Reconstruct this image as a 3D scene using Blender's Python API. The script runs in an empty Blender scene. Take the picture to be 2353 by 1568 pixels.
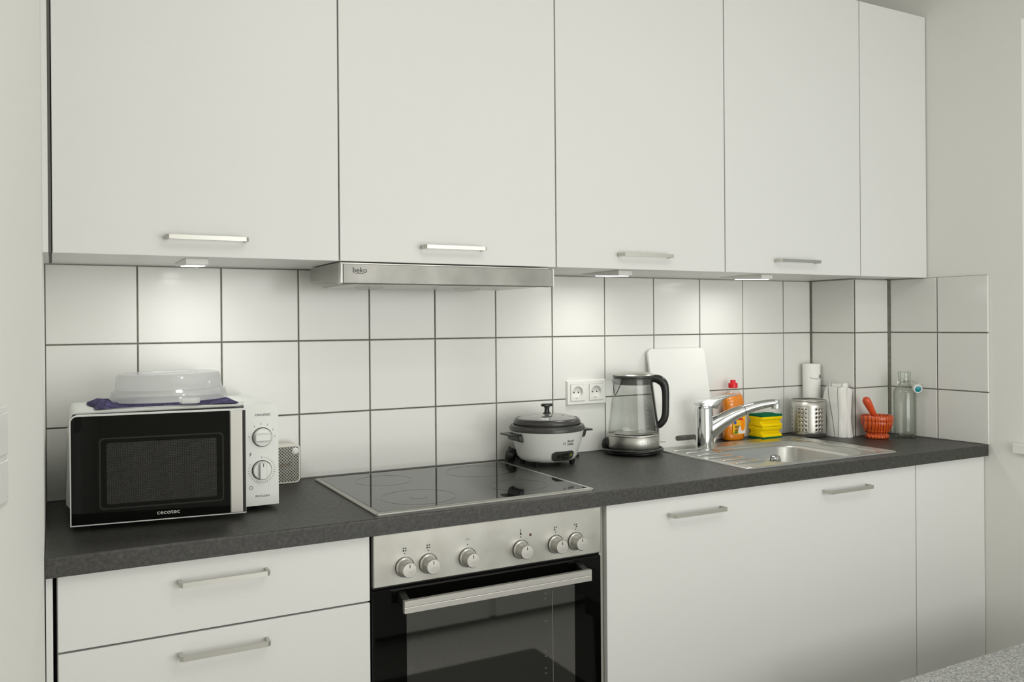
import bpy, bmesh, math, random
from mathutils import Vector, Matrix
random.seed(4)
sc = bpy.context.scene
COL = sc.collection
PI = math.pi

# ------------------------------------------------------------------ camera
cam_d = bpy.data.cameras.new('camera')
cam = bpy.data.objects.new('camera', cam_d)
COL.objects.link(cam)
cam_d.sensor_width = 36
cam_d.lens = 1982.36 / 2353 * 36
cam_d.shift_x = (1176.5 - 1215.19) / 2353
cam_d.shift_y = (747.25 - 784) / 2353
cam_d.clip_start = 0.02
YAW, PITCH, ROLL = 0.5045, -0.0015, -0.0078
cam.matrix_world = (Matrix.Translation((0.2333, -2.3671, 1.319)) @ Matrix.Rotation(-YAW, 4, 'Z')
                    @ Matrix.Rotation(PI / 2 + PITCH, 4, 'X') @ Matrix.Rotation(ROLL, 4, 'Z'))
sc.camera = cam

# ------------------------------------------------------------------ world, lights, exposure
w = bpy.data.worlds.new('overcast_sky')
sc.world = w
w.use_nodes = True
w.node_tree.nodes['Background'].inputs[0].default_value = (0.80, 0.86, 0.95, 1)
w.node_tree.nodes['Background'].inputs[1].default_value = 0.5
sc.view_settings.view_transform = 'Standard'
sc.view_settings.look = 'None'
sc.view_settings.gamma = 1
sc.view_settings.use_curve_mapping = False
sc.view_settings.exposure = 0.07

def area(name, loc, rot, sx, sy, power, color=(1, 1, 1), parent=None):
    d = bpy.data.lights.new(name, 'AREA')
    d.shape = 'RECTANGLE'; d.size = sx; d.size_y = sy; d.energy = power; d.color = color
    o = bpy.data.objects.new(name, d)
    o.location = loc; o.rotation_euler = rot
    COL.objects.link(o)
    if parent: o.parent = parent
    return o
WARM = (1.0, 1.0, 0.99)
area('ceiling_fill_light', (1.7, -2.9, 2.66), (0, 0, 0), 2.6, 1.4, 7, WARM)  # added soft fill under the ceiling, no luminaire is built here
area('ceiling_spot_light', (1.35, -2.25, 2.6), (math.radians(30), 0, 0), 0.12, 0.12, 2.6, WARM)
area('ceiling_spot_light', (0.95, -1.75, 2.6), (math.radians(30), 0, 0), 0.12, 0.12, 1.4, WARM)
area('rear_fill_light', (1.95, -3.85, 1.1), (math.radians(90), 0, 0), 2.2, 1.6, 40, WARM)  # added flat frontal fill from behind the camera, no window there

# ------------------------------------------------------------------ materials
MATS = {}
def srgb(r, g, b):
    f = lambda c: (c / 255 / 12.92) if c / 255 <= 0.04045 else ((c / 255 + 0.055) / 1.055) ** 2.4
    return (f(r), f(g), f(b), 1)

def mat(name, col, rough=0.5, metal=0.0, spec=0.5, ior=None, bump=0, bscale=200, noise=0, nscale=8,
        stretch=(1, 1, 1), coat=0, rnoise=0, detail=4, col2=None, nlo=.4, nhi=.6, aniso=0):
    if name in MATS: return MATS[name]
    m = bpy.data.materials.new(name); m.use_nodes = True
    nt = m.node_tree; b = nt.nodes['Principled BSDF']
    b.inputs['Base Color'].default_value = col
    b.inputs['Roughness'].default_value = rough
    b.inputs['Metallic'].default_value = metal
    b.inputs['Specular IOR Level'].default_value = spec
    if ior: b.inputs['IOR'].default_value = ior
    if coat: b.inputs['Coat Weight'].default_value = coat; b.inputs['Coat Roughness'].default_value = 0.05
    if aniso: b.inputs['Anisotropic'].default_value = aniso
    tc = mp = None
    if bump or noise or rnoise:
        tc = nt.nodes.new('ShaderNodeTexCoord'); mp = nt.nodes.new('ShaderNodeMapping')
        mp.inputs['Scale'].default_value = stretch
        nt.links.new(tc.outputs['Object'], mp.inputs[0])
    if noise:
        n = nt.nodes.new('ShaderNodeTexNoise'); n.inputs['Scale'].default_value = nscale; n.inputs['Detail'].default_value = detail
        nt.links.new(mp.outputs[0], n.inputs['Vector'])
        r = nt.nodes.new('ShaderNodeValToRGB')
        r.color_ramp.elements[0].position = nlo; r.color_ramp.elements[1].position = nhi
        r.color_ramp.elements[0].color = col
        r.color_ramp.elements[1].color = col2 or tuple(min(1, c * (1 + noise)) for c in col[:3]) + (1,)
        nt.links.new(n.outputs[0], r.inputs[0]); nt.links.new(r.outputs[0], b.inputs['Base Color'])
    if rnoise:
        n2 = nt.nodes.new('ShaderNodeTexNoise'); n2.inputs['Scale'].default_value = nscale * 0.7; n2.inputs['Detail'].default_value = 3
        nt.links.new(tc.outputs['Object'], n2.inputs['Vector'])
        mr = nt.nodes.new('ShaderNodeMapRange')
        mr.inputs['From Min'].default_value = .35; mr.inputs['From Max'].default_value = .65
        mr.inputs['To Min'].default_value = rough; mr.inputs['To Max'].default_value = rough + rnoise
        nt.links.new(n2.outputs[0], mr.inputs[0]); nt.links.new(mr.outputs[0], b.inputs['Roughness'])
    if bump:
        n3 = nt.nodes.new('ShaderNodeTexNoise'); n3.inputs['Scale'].default_value = bscale; n3.inputs['Detail'].default_value = 3
        nt.links.new(mp.outputs[0], n3.inputs['Vector'])
        bp = nt.nodes.new('ShaderNodeBump'); bp.inputs['Strength'].default_value = bump; bp.inputs['Distance'].default_value = 0.001
        nt.links.new(n3.outputs[0], bp.inputs['Height']); nt.links.new(bp.outputs[0], b.inputs['Normal'])
    MATS[name] = m
    return m

def thin_glass(name, tint=(0.97, 0.98, 0.97, 1), edge=(0.45, 0.48, 0.45, 1), rough=0.02, diffuse=0.0, dcol=(1, 1, 1, 1), blend=.25, refl=.045):
    m = bpy.data.materials.new(name); m.use_nodes = True
    nt = m.node_tree; nt.nodes.remove(nt.nodes['Principled BSDF'])
    out = nt.nodes['Material Output']
    lw = nt.nodes.new('ShaderNodeLayerWeight'); lw.inputs[0].default_value = blend
    mixc = nt.nodes.new('ShaderNodeMix'); mixc.data_type = 'RGBA'
    mixc.inputs[6].default_value = tint; mixc.inputs[7].default_value = edge
    lw.inputs[0].default_value = .5
    pc = nt.nodes.new('ShaderNodeMath'); pc.operation = 'POWER'; pc.inputs[1].default_value = 3.2
    nt.links.new(lw.outputs['Facing'], pc.inputs[0]); nt.links.new(pc.outputs[0], mixc.inputs[0])
    tr = nt.nodes.new('ShaderNodeBsdfTransparent'); nt.links.new(mixc.outputs[2], tr.inputs[0])
    gl = nt.nodes.new('ShaderNodeBsdfGlossy'); gl.inputs['Roughness'].default_value = rough
    lw2 = nt.nodes.new('ShaderNodeLayerWeight'); lw2.inputs[0].default_value = .5
    pw = nt.nodes.new('ShaderNodeMath'); pw.operation = 'POWER'; pw.inputs[1].default_value = 4
    fr = nt.nodes.new('ShaderNodeMath'); fr.operation = 'MULTIPLY_ADD'; fr.inputs[1].default_value = .7; fr.inputs[2].default_value = refl
    nt.links.new(lw2.outputs['Facing'], pw.inputs[0]); nt.links.new(pw.outputs[0], fr.inputs[0])
    ms = nt.nodes.new('ShaderNodeMixShader')
    last = tr.outputs[0]
    if diffuse:
        df = nt.nodes.new('ShaderNodeBsdfDiffuse'); df.inputs[0].default_value = dcol
        tl = nt.nodes.new('ShaderNodeBsdfTranslucent'); tl.inputs[0].default_value = dcol
        m1 = nt.nodes.new('ShaderNodeMixShader'); m1.inputs[0].default_value = 0.5
        nt.links.new(df.outputs[0], m1.inputs[1]); nt.links.new(tl.outputs[0], m1.inputs[2])
        m2 = nt.nodes.new('ShaderNodeMixShader'); m2.inputs[0].default_value = diffuse
        nt.links.new(tr.outputs[0], m2.inputs[1]); nt.links.new(m1.outputs[0], m2.inputs[2]); last = m2.outputs[0]
    nt.links.new(fr.outputs[0], ms.inputs[0]); nt.links.new(last, ms.inputs[1]); nt.links.new(gl.outputs[0], ms.inputs[2])
    nt.links.new(ms.outputs[0], out.inputs[0])
    return m

def emit(name, col, s):
    m = bpy.data.materials.new(name); m.use_nodes = True
    b = m.node_tree.nodes['Principled BSDF']
    b.inputs['Emission Color'].default_value = col; b.inputs['Emission Strength'].default_value = s
    return m

M_door = mat('white_laminate', srgb(230, 230, 227), 0.42, spec=.4, bump=.03, bscale=900)
M_edge = mat('grey_laminate_edge', srgb(190, 188, 178), 0.5)
M_wall = mat('white_plaster', srgb(236, 236, 230), 0.8, spec=.2, bump=.25, bscale=160)
M_ceil = mat('ceiling_paint', srgb(225, 225, 220), 0.85, spec=.2, bump=.1, bscale=120)
M_tile = mat('glazed_tile', srgb(227, 227, 222), 0.16, spec=.42, bump=.02, bscale=14)
M_grout = mat('grey_grout', srgb(112, 110, 100), 0.9, spec=.1, bump=.3, bscale=700, noise=.25, nscale=60)
M_top = mat('slate_worktop', srgb(42, 41, 38), 0.40, spec=.55, bump=.35, bscale=950, noise=.6, nscale=130, rnoise=.08,
            col2=srgb(70, 69, 64), nlo=.35, nhi=.7)
M_steel = mat('brushed_steel', srgb(176, 175, 169), 0.3, 1, stretch=(1, 40, 40), bump=.06, bscale=60, noise=.12, nscale=9, rnoise=.12, aniso=.4)
M_hood = mat('hood_steel', srgb(136, 135, 130), 0.40, 1, noise=.15, nscale=9, rnoise=.15, bump=.03, bscale=300)
M_panel = mat('smudged_steel', srgb(186, 185, 178), 0.34, 1, noise=.1, nscale=14, rnoise=.18, bump=.03, bscale=300, col2=srgb(176, 174, 166), nlo=.5, nhi=.75)
M_sink = mat('sink_steel', srgb(202, 202, 197), 0.27, 1, rnoise=.12, nscale=10)
M_chrome = mat('chrome', srgb(215, 216, 216), 0.06, 1)
M_nickel = mat('satin_nickel', srgb(196, 195, 188), 0.36, 1)
M_alu = mat('satin_aluminium', srgb(206, 204, 198), 0.34, .75)
M_black = mat('black_plastic', srgb(26, 26, 25), 0.32)
M_dgrey = mat('dark_grey_plastic', srgb(62, 61, 58), 0.3)
M_dark = mat('dark_gap', srgb(34, 33, 31), 0.7)
M_bglass = mat('black_glass', srgb(8, 8, 7), 0.03, spec=.22)
M_hob = mat('ceramic_hob_glass', srgb(14, 14, 13), 0.04, spec=.6, ior=1.5)
M_ring = mat('hob_ring_print', srgb(22, 22, 21), 0.12, spec=.6, ior=1.6)
M_white = mat('white_plastic', srgb(236, 236, 230), 0.28)
M_mw = mat('white_enamel', srgb(226, 227, 222), 0.3)
M_cream = mat('cream_plastic', srgb(226, 224, 212), 0.4)
M_ink = mat('black_ink', srgb(32, 32, 30), 0.5)
M_gink = mat('grey_ink', srgb(120, 120, 114), 0.5)
M_wink = mat('white_ink', srgb(220, 220, 214), 0.5)
M_board = mat('white_board_plastic', srgb(230, 230, 225), 0.45)
M_paper = mat('kitchen_paper', srgb(240, 240, 234), 0.9, spec=.1, bump=.6, bscale=260)
M_red = mat('red_plastic', srgb(214, 20, 34), 0.3)
M_orange = mat('orange_liquid', srgb(255, 148, 8), 0.12, coat=.4)
M_yellow = mat('yellow_sponge', srgb(246, 214, 10), 0.85, spec=.1, bump=.6, bscale=420)
M_green = mat('green_scourer', srgb(22, 104, 72), 0.95, spec=.1, bump=1, bscale=500)
M_lblue = mat('label_blue', srgb(60, 80, 170), 0.4)
M_lyel = mat('label_yellow', srgb(252, 190, 20), 0.4)
M_lwhite = mat('label_white', srgb(235, 235, 230), 0.4)
M_lgreen = mat('label_green', srgb(60, 120, 40), 0.4)
M_teal = mat('teal_plastic', srgb(10, 140, 150), 0.3)
M_cloth = mat('blue_microfibre', srgb(58, 55, 80), 0.95, spec=.1, bump=1, bscale=300, noise=1.3, nscale=130)
M_felt = mat('grey_melange_fabric', srgb(150, 150, 148), 0.95, spec=.1, bump=1, bscale=240, noise=.9, nscale=210, col2=srgb(205, 205, 202), nlo=.38, nhi=.62)
M_carpet = mat('floor_carpet', srgb(182, 180, 174), 0.95, spec=.1, bump=.8, bscale=200, noise=.3, nscale=120)
M_glass = thin_glass('clear_glass')
M_bglassy = thin_glass('bottle_glass', (0.95, 0.965, 0.945, 1), (0.30, 0.34, 0.29, 1), blend=.35)
M_dome = thin_glass('milky_plastic', (0.98, 0.98, 0.98, 1), (0.85, 0.85, 0.85, 1), .10, .66, srgb(250, 251, 248), blend=.3)
M_pet = thin_glass('clear_bottle_plastic', (0.97, 0.97, 0.96, 1), (0.7, 0.7, 0.68, 1), .06)
M_lidglass = thin_glass('lid_glass', (0.95, 0.95, 0.95, 1), (0.8, 0.8, 0.8, 1), .03, .3, srgb(240, 240, 235), refl=.3)  # pale diffuse share imitates the bright reflection on the lid
M_led = emit('led_diffuser', (1, 1, .97, 1), 9)

def wood_mat():
    m = bpy.data.materials.new('red_olive_wood'); m.use_nodes = True
    nt = m.node_tree; b = nt.nodes['Principled BSDF']
    tc = nt.nodes.new('ShaderNodeTexCoord'); mp = nt.nodes.new('ShaderNodeMapping')
    mp.inputs['Scale'].default_value = (1, 1, .18); mp.inputs['Rotation'].default_value = (.15, .25, .6)
    wv = nt.nodes.new('ShaderNodeTexWave'); wv.inputs['Scale'].default_value = 34; wv.inputs['Distortion'].default_value = 3
    wv.inputs['Detail'].default_value = 3; wv.inputs['Detail Scale'].default_value = 2
    r = nt.nodes.new('ShaderNodeValToRGB')
    r.color_ramp.elements[0].color = srgb(140, 34, 12); r.color_ramp.elements[0].position = .0
    r.color_ramp.elements[1].color = srgb(220, 92, 28); r.color_ramp.elements[1].position = .4
    nt.links.new(tc.outputs['Object'], mp.inputs[0]); nt.links.new(mp.outputs[0], wv.inputs[0])
    nt.links.new(wv.outputs[0], r.inputs[0]); nt.links.new(r.outputs[0], b.inputs['Base Color'])
    b.inputs['Roughness'].default_value = .32; b.inputs['Coat Weight'].default_value = .3
    return m
M_wood = wood_mat()

def grid_mat(name, base, dot, pitch, rad, rot=0.0, axes=(0, 2), rough=.1, gloss=.5, metal=0):
    """round holes / dots on a regular grid in object space"""
    m = bpy.data.materials.new(name); m.use_nodes = True
    nt = m.node_tree; b = nt.nodes['Principled BSDF']
    tc = nt.nodes.new('ShaderNodeTexCoord'); mp = nt.nodes.new('ShaderNodeMapping')
    mp.inputs['Rotation'].default_value = (0, rot, 0)
    nt.links.new(tc.outputs['Object'], mp.inputs[0])
    sx = nt.nodes.new('ShaderNodeSeparateXYZ'); nt.links.new(mp.outputs[0], sx.inputs[0])
    sq = []
    for a in axes:
        d = nt.nodes.new('ShaderNodeMath'); d.operation = 'DIVIDE'; d.inputs[1].default_value = pitch
        f = nt.nodes.new('ShaderNodeMath'); f.operation = 'FRACT'
        s = nt.nodes.new('ShaderNodeMath'); s.operation = 'SUBTRACT'; s.inputs[1].default_value = .5
        q = nt.nodes.new('ShaderNodeMath'); q.operation = 'POWER'; q.inputs[1].default_value = 2
        ab = nt.nodes.new('ShaderNodeMath'); ab.operation = 'ABSOLUTE'
        nt.links.new(sx.outputs[a], d.inputs[0]); nt.links.new(d.outputs[0], f.inputs[0]); nt.links.new(f.outputs[0], s.inputs[0])
        nt.links.new(s.outputs[0], ab.inputs[0]); nt.links.new(ab.outputs[0], q.inputs[0]); sq.append(q)
    ad = nt.nodes.new('ShaderNodeMath'); nt.links.new(sq[0].outputs[0], ad.inputs[0]); nt.links.new(sq[1].outputs[0], ad.inputs[1])
    lt = nt.nodes.new('ShaderNodeMath'); lt.operation = 'LESS_THAN'; lt.inputs[1].default_value = rad * rad
    nt.links.new(ad.outputs[0], lt.inputs[0])
    mx = nt.nodes.new('ShaderNodeMix'); mx.data_type = 'RGBA'; mx.inputs[6].default_value = base; mx.inputs[7].default_value = dot
    nt.links.new(lt.outputs[0], mx.inputs[0]); nt.links.new(mx.outputs[2], b.inputs['Base Color'])
    b.inputs['Roughness'].default_value = rough; b.inputs['Specular IOR Level'].default_value = gloss; b.inputs['Metallic'].default_value = metal
    return m
M_mesh = grid_mat('microwave_screen', srgb(18, 18, 17), srgb(66, 65, 62), .0034, .26, rough=.06)
M_grill = grid_mat('speaker_grill', srgb(176, 173, 160), srgb(16, 16, 15), .0056, .36, rot=PI / 4, rough=.5)

def towel_mat():
    m = bpy.data.materials.new('striped_towel'); m.use_nodes = True
    nt = m.node_tree; b = nt.nodes['Principled BSDF']
    tc = nt.nodes.new('ShaderNodeTexCoord'); sx = nt.nodes.new('ShaderNodeSeparateXYZ')
    nt.links.new(tc.outputs['Object'], sx.inputs[0])
    prev = None
    for a, bb, ww in ((-.014, .20, .0015), (-.030, .03, .0011)):
        mu = nt.nodes.new('ShaderNodeMath'); mu.operation = 'MULTIPLY_ADD'; mu.inputs[1].default_value = -bb; mu.inputs[2].default_value = -a
        nt.links.new(sx.outputs[2], mu.inputs[0])
        ad = nt.nodes.new('ShaderNodeMath'); nt.links.new(mu.outputs[0], ad.inputs[0]); nt.links.new(sx.outputs[1], ad.inputs[1])
        ab = nt.nodes.new('ShaderNodeMath'); ab.operation = 'ABSOLUTE'; nt.links.new(ad.outputs[0], ab.inputs[0])
        lt = nt.nodes.new('ShaderNodeMath'); lt.operation = 'LESS_THAN'; lt.inputs[1].default_value = ww
        nt.links.new(ab.outputs[0], lt.inputs[0])
        if prev:
            mxm = nt.nodes.new('ShaderNodeMath'); mxm.operation = 'MAXIMUM'
            nt.links.new(prev.outputs[0], mxm.inputs[0]); nt.links.new(lt.outputs[0], mxm.inputs[1]); prev = mxm
        else: prev = lt
    mx = nt.nodes.new('ShaderNodeMix'); mx.data_type = 'RGBA'; mx.inputs[6].default_value = srgb(238, 237, 232); mx.inputs[7].default_value = srgb(120, 120, 116)
    nt.links.new(prev.outputs[0], mx.inputs[0]); nt.links.new(mx.outputs[2], b.inputs['Base Color'])
    n3 = nt.nodes.new('ShaderNodeTexNoise'); n3.inputs['Scale'].default_value = 500; nt.links.new(tc.outputs['Object'], n3.inputs['Vector'])
    bp = nt.nodes.new('ShaderNodeBump'); bp.inputs['Strength'].default_value = .5; bp.inputs['Distance'].default_value = .001
    nt.links.new(n3.outputs[0], bp.inputs['Height']); nt.links.new(bp.outputs[0], b.inputs['Normal'])
    b.inputs['Roughness'].default_value = .95; b.inputs['Specular IOR Level'].default_value = .1
    return m
M_towel = towel_mat()

# ------------------------------------------------------------------ mesh helpers
class B:
    """collects shapes in world coordinates, then becomes ONE mesh object"""
    def __init__(s): s.v = []; s.f = []
    def raw(s, vs, fs):
        n = len(s.v); s.v += [Vector(p) for p in vs]; s.f += [[i + n for i in f] for f in fs]; return s
    def box(s, x0, x1, y0, y1, z0, z1, bev=0, seg=1):
        x0, x1 = sorted((x0, x1)); y0, y1 = sorted((y0, y1)); z0, z1 = sorted((z0, z1))
        vs = [(x0, y0, z0), (x1, y0, z0), (x1, y1, z0), (x0, y1, z0), (x0, y0, z1), (x1, y0, z1), (x1, y1, z1), (x0, y1, z1)]
        fs = [(0, 3, 2, 1), (4, 5, 6, 7), (0, 1, 5, 4), (1, 2, 6, 5), (2, 3, 7, 6), (3, 0, 4, 7)]
        return s.bevelled(vs, fs, bev, seg)
    def bevelled(s, vs, fs, bev, seg=1, only=None):
        if not bev: return s.raw(vs, fs)
        bm = bmesh.new(); bv = [bm.verts.new(p) for p in vs]
        for f in fs: bm.faces.new([bv[i] for i in f])
        bm.normal_update()
        es = [e for e in bm.edges if (only is None and (len(e.link_faces) < 2 or e.calc_face_angle(0) > .5)) or (only and only(e))]
        bmesh.ops.bevel(bm, geom=es, offset=bev, segments=seg, profile=.5, affect='EDGES')
        bm.verts.index_update()
        s.raw([v.co.copy() for v in bm.verts], [[v.index for v in f.verts] for f in bm.faces]); bm.free(); return s
    def prism(s, poly, axis, a, b, bev=0, seg=1):
        """poly of 2D points in the other two axes, extruded from a to b along axis"""
        def P(p, t):
            if axis == 0: return (t, p[0], p[1])
            if axis == 1: return (p[0], t, p[1])
            return (p[0], p[1], t)
        n = len(poly); vs = [P(p, a) for p in poly] + [P(p, b) for p in poly]
        fs = [list(range(n))[::-1], list(range(n, 2 * n))] + [[i, (i + 1) % n, n + (i + 1) % n, n + i] for i in range(n)]
        return s.bevelled(vs, fs, bev, seg)
    def loft(s, loops, cap0=True, cap1=True):
        n = len(loops[0]); vs = [p for l in loops for p in l]; fs = []
        for k in range(len(loops) - 1):
            for i in range(n):
                fs.append([k * n + i, k * n + (i + 1) % n, (k + 1) * n + (i + 1) % n, (k + 1) * n + i])
        if cap0: fs.append(list(range(n))[::-1])
        if cap1: m = (len(loops) - 1) * n; fs.append(list(range(m, m + n)))
        return s.raw(vs, fs)
    def lathe(s, prof, c, seg=40, sx=1, sy=1, cap0=False, cap1=False, axis='Z', power=2, rot=0):
        loops = []
        for r, h in prof:
            L = []
            for i in range(seg):
                t = 2 * PI * i / seg; ct, st = math.cos(t), math.sin(t)
                if power != 2:
                    ct = math.copysign(abs(ct) ** (2 / power), ct); st = math.copysign(abs(st) ** (2 / power), st)
                u, v = r * ct * sx, r * st * sy
                if rot: u, v = u * math.cos(rot) - v * math.sin(rot), u * math.sin(rot) + v * math.cos(rot)
                if axis == 'Z': L.append((c[0] + u, c[1] + v, c[2] + h))
                elif axis == 'Y': L.append((c[0] + u, c[1] + h, c[2] + v))
                else: L.append((c[0] + h, c[1] + u, c[2] + v))
            loops.append(L)
        return s.loft(loops, cap0, cap1)
    def sweep(s, pts, r, seg=10, flat=1.0, up=(0, 0, 1), smooth_n=0, cap=True):
        """tube along pts; r scalar or list of (a,b) half sizes (a sideways, b along the up direction)"""
        pts = [Vector(p) for p in pts]; rs = r if isinstance(r, list) else [r] * len(pts)
        rs = [(q, q * flat) if not isinstance(q, tuple) else q for q in rs]
        if smooth_n:
            P2, R2 = [], []
            for i in range(len(pts) - 1):
                p0 = pts[max(i - 1, 0)]; p1 = pts[i]; p2 = pts[i + 1]; p3 = pts[min(i + 2, len(pts) - 1)]
                for k in range(smooth_n):
                    t = k / smooth_n
                    P2.append(0.5 * ((2 * p1) + (p2 - p0) * t + (2 * p0 - 5 * p1 + 4 * p2 - p3) * t * t + (3 * p1 - p0 - 3 * p2 + p3) * t ** 3))
                    R2.append(tuple(rs[i][q] * (1 - t) + rs[i + 1][q] * t for q in (0, 1)))
            P2.append(pts[-1]); R2.append(rs[-1]); pts, rs = P2, R2
        loops = []; U = Vector(up)
        for i, p in enumerate(pts):
            d = (pts[min(i + 1, len(pts) - 1)] - pts[max(i - 1, 0)])
            if d.length < 1e-9: d = Vector((1, 0, 0))
            d.normalize(); side = d.cross(U)
            if side.length < 1e-3: side = d.cross(Vector((0, 1, 0)))
            side.normalize(); upv = side.cross(d).normalized()
            loops.append([p + side * math.cos(2 * PI * k / seg) * rs[i][0] + upv * math.sin(2 * PI * k / seg) * rs[i][1] for k in range(seg)])
        return s.loft(loops, cap, cap)
    def xf(s, M, start=0):
        for i in range(start, len(s.v)): s.v[i] = M @ s.v[i]
        return s
    def obj(s, name, m, parent=None, smooth=0, kind=None):
        me = bpy.data.meshes.new(name)
        org = Vector((0, 0, 0)); q = parent
        while q is not None: org += q.location; q = q.parent
        me.from_pydata([p - org for p in s.v], [], s.f)
        bm = bmesh.new(); bm.from_mesh(me); bmesh.ops.recalc_face_normals(bm, faces=bm.faces); bm.to_mesh(me); bm.free()
        if smooth:
            me.polygons.foreach_set('use_smooth', [True] * len(me.polygons))
            me.set_sharp_from_angle(angle=math.radians(smooth))
        me.materials.append(m); me.update()
        o = bpy.data.objects.new(name, me); COL.objects.link(o)
        if parent: o.parent = parent
        if kind: o['kind'] = kind
        return o

def tag(o, label, cat, group=None):
    o['label'] = label; o['category'] = cat
    if group: o['group'] = group
    return o
def thing(name, label, cat, loc=(0, 0, 0), group=None):
    o = bpy.data.objects.new(name, None); o.empty_display_size = .05; o.location = loc
    COL.objects.link(o); return tag(o, label, cat, group)
def struct(name, b, m, parent=None, smooth=0):
    o = b.obj(name, m, parent, smooth)
    if parent is None: o['kind'] = 'structure'
    return o
def copy_tree(o, parent=None):
    c = o.copy(); COL.objects.link(c); c.parent = parent
    for ch in o.children: copy_tree(ch, c)
    return c

def rrect(x0, x1, y0, y1, r, n=5):
    out = []
    for cx, cy, a0 in ((x1 - r, y1 - r, 0), (x0 + r, y1 - r, 90), (x0 + r, y0 + r, 180), (x1 - r, y0 + r, 270)):
        for k in range(n + 1):
            a = math.radians(a0 + 90 * k / n); out.append((cx + r * math.cos(a), cy + r * math.sin(a)))
    return out

def text_obj(name, s, size, M, m, parent, extrude=.0002, shear=0, align='CENTER', sx=1.0):
    cu = bpy.data.curves.new(name, 'FONT'); cu.body = s; cu.size = size; cu.align_x = align; cu.align_y = 'CENTER'; cu.extrude = extrude; cu.shear = shear
    cu.resolution_u = 3
    t = bpy.data.objects.new(name, cu); COL.objects.link(t)
    me = bpy.data.meshes.new_from_object(t); COL.objects.unlink(t); bpy.data.objects.remove(t)
    org = Vector((0, 0, 0)); q = parent
    while q is not None: org += q.location; q = q.parent
    for v in me.vertices: v.co = (M @ Vector((v.co.x * sx, v.co.y, v.co.z))) - org
    me.materials.clear(); me.materials.append(m); me.update()
    o = bpy.data.objects.new(name, me); COL.objects.link(o); o.parent = parent
    return o
def front(x, y, z, rz=0.0):     # text plane facing -Y (turned by rz about Z)
    return Matrix.Translation((x, y, z)) @ Matrix.Rotation(rz, 4, 'Z') @ Matrix.Rotation(PI / 2, 4, 'X')

# ------------------------------------------------------------------ measured layout
ZW = 0.90            # worktop top
XL = 0.218           # left wall at the units
def XR(y): return 2.9642 + (-y - .1996) * .0473          # tiled face of the right wall
T = 0.2009           # tile pitch
ZJ1, ZJ2 = 1.2767, 1.0758
ZU = 1.473           # underside of upper doors
DU, DF, DW = .3523, .5572, .5761
UX, LX = .2327, .2354

# ------------------------------------------------------------------ room shell
struct('floor', B().box(-1.2, 3.6, -4.0, .3, -.1, 0), M_carpet)
struct('ceiling', B().box(-1.2, 3.6, -4.0, .3, 2.7, 2.8), M_ceil)
wall_back = struct('wall_back', B().box(-.3, 3.4, .008, .25, 0, 2.7), M_wall)
LW = [(XL - .001, .008), (XL - .001, -.585), (0, -1.6), (-.45, -2.3), (-.45, -4.0), (-.65, -4.0), (-.65, .008)]
wall_left = struct('wall_left', B().prism(LW, 2, 0, 2.7), M_wall)
struct('wall_rear', B().box(-.6, 3.5, -3.9, -4.0, 0, 2.7), M_wall)
# right wall with a window opening
def rw(y0, y1, z0, z1, b, t=.22):
    b.prism([(XR(y0) + .008, y0), (XR(y1) + .008, y1), (XR(y1) + t, y1), (XR(y0) + t, y0)], 2, z0, z1)
b = B(); WY0, WY1, WZ0, WZ1 = -.689, -1.85, .916, 2.3
rw(.008, WY0, 0, 2.7, b); rw(WY0, WY1, 0, WZ0 - .03, b); rw(WY0, WY1, WZ1, 2.7, b); rw(WY1, -3.9, 0, 2.7, b)
wall_right = struct('wall_right', b, M_wall)
win = bpy.data.objects.new('window_1', None); win.location = (XR(-1.2), -1.25, WZ0); COL.objects.link(win); win['kind'] = 'structure'
b = B(); xa = XR(-1.2) + .10
b.box(xa, xa + .06, WY0, WY0 - .06, WZ0, WZ1, .004); b.box(xa, xa + .06, WY1, WY1 + .06, WZ0, WZ1, .004)
b.box(xa, xa + .06, WY0 - .06, WY1 + .06, WZ0, WZ0 + .06, .004); b.box(xa, xa + .06, WY0 - .06, WY1 + .06, WZ1 - .06, WZ1, .004)
b.box(xa, xa + .06, -1.28, -1.23, WZ0 + .06, WZ1 - .06, .004)
b.obj('window_frame', M_white, win)
B().box(xa + .028, xa + .032, -.724, -1.23, WZ0 + .06, WZ1 - .06).obj('pane', M_glass, win)
B().box(xa + .028, xa + .032, -1.28, -1.79, WZ0 + .06, WZ1 - .06).obj('pane', M_glass, win)
B().prism([(XR(-.661) - .012, -.661), (XR(-1.88) - .012, -1.88), (xa + .02, -1.88), (xa + .02, -.690), (XR(-.69) + .009, -.690), (XR(-.67) + .007, -.661)], 2, .883, .916, .003).obj('window_sill', M_white, win)

# boxed-in pipe chase in the corner
PX, PY = 2.7733, -.1996
wall_corner = struct('wall_corner', B().box(PX + .008, XR(-.1) - .0, .008, PY + .008, 0, 1.4735), M_wall)

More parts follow.
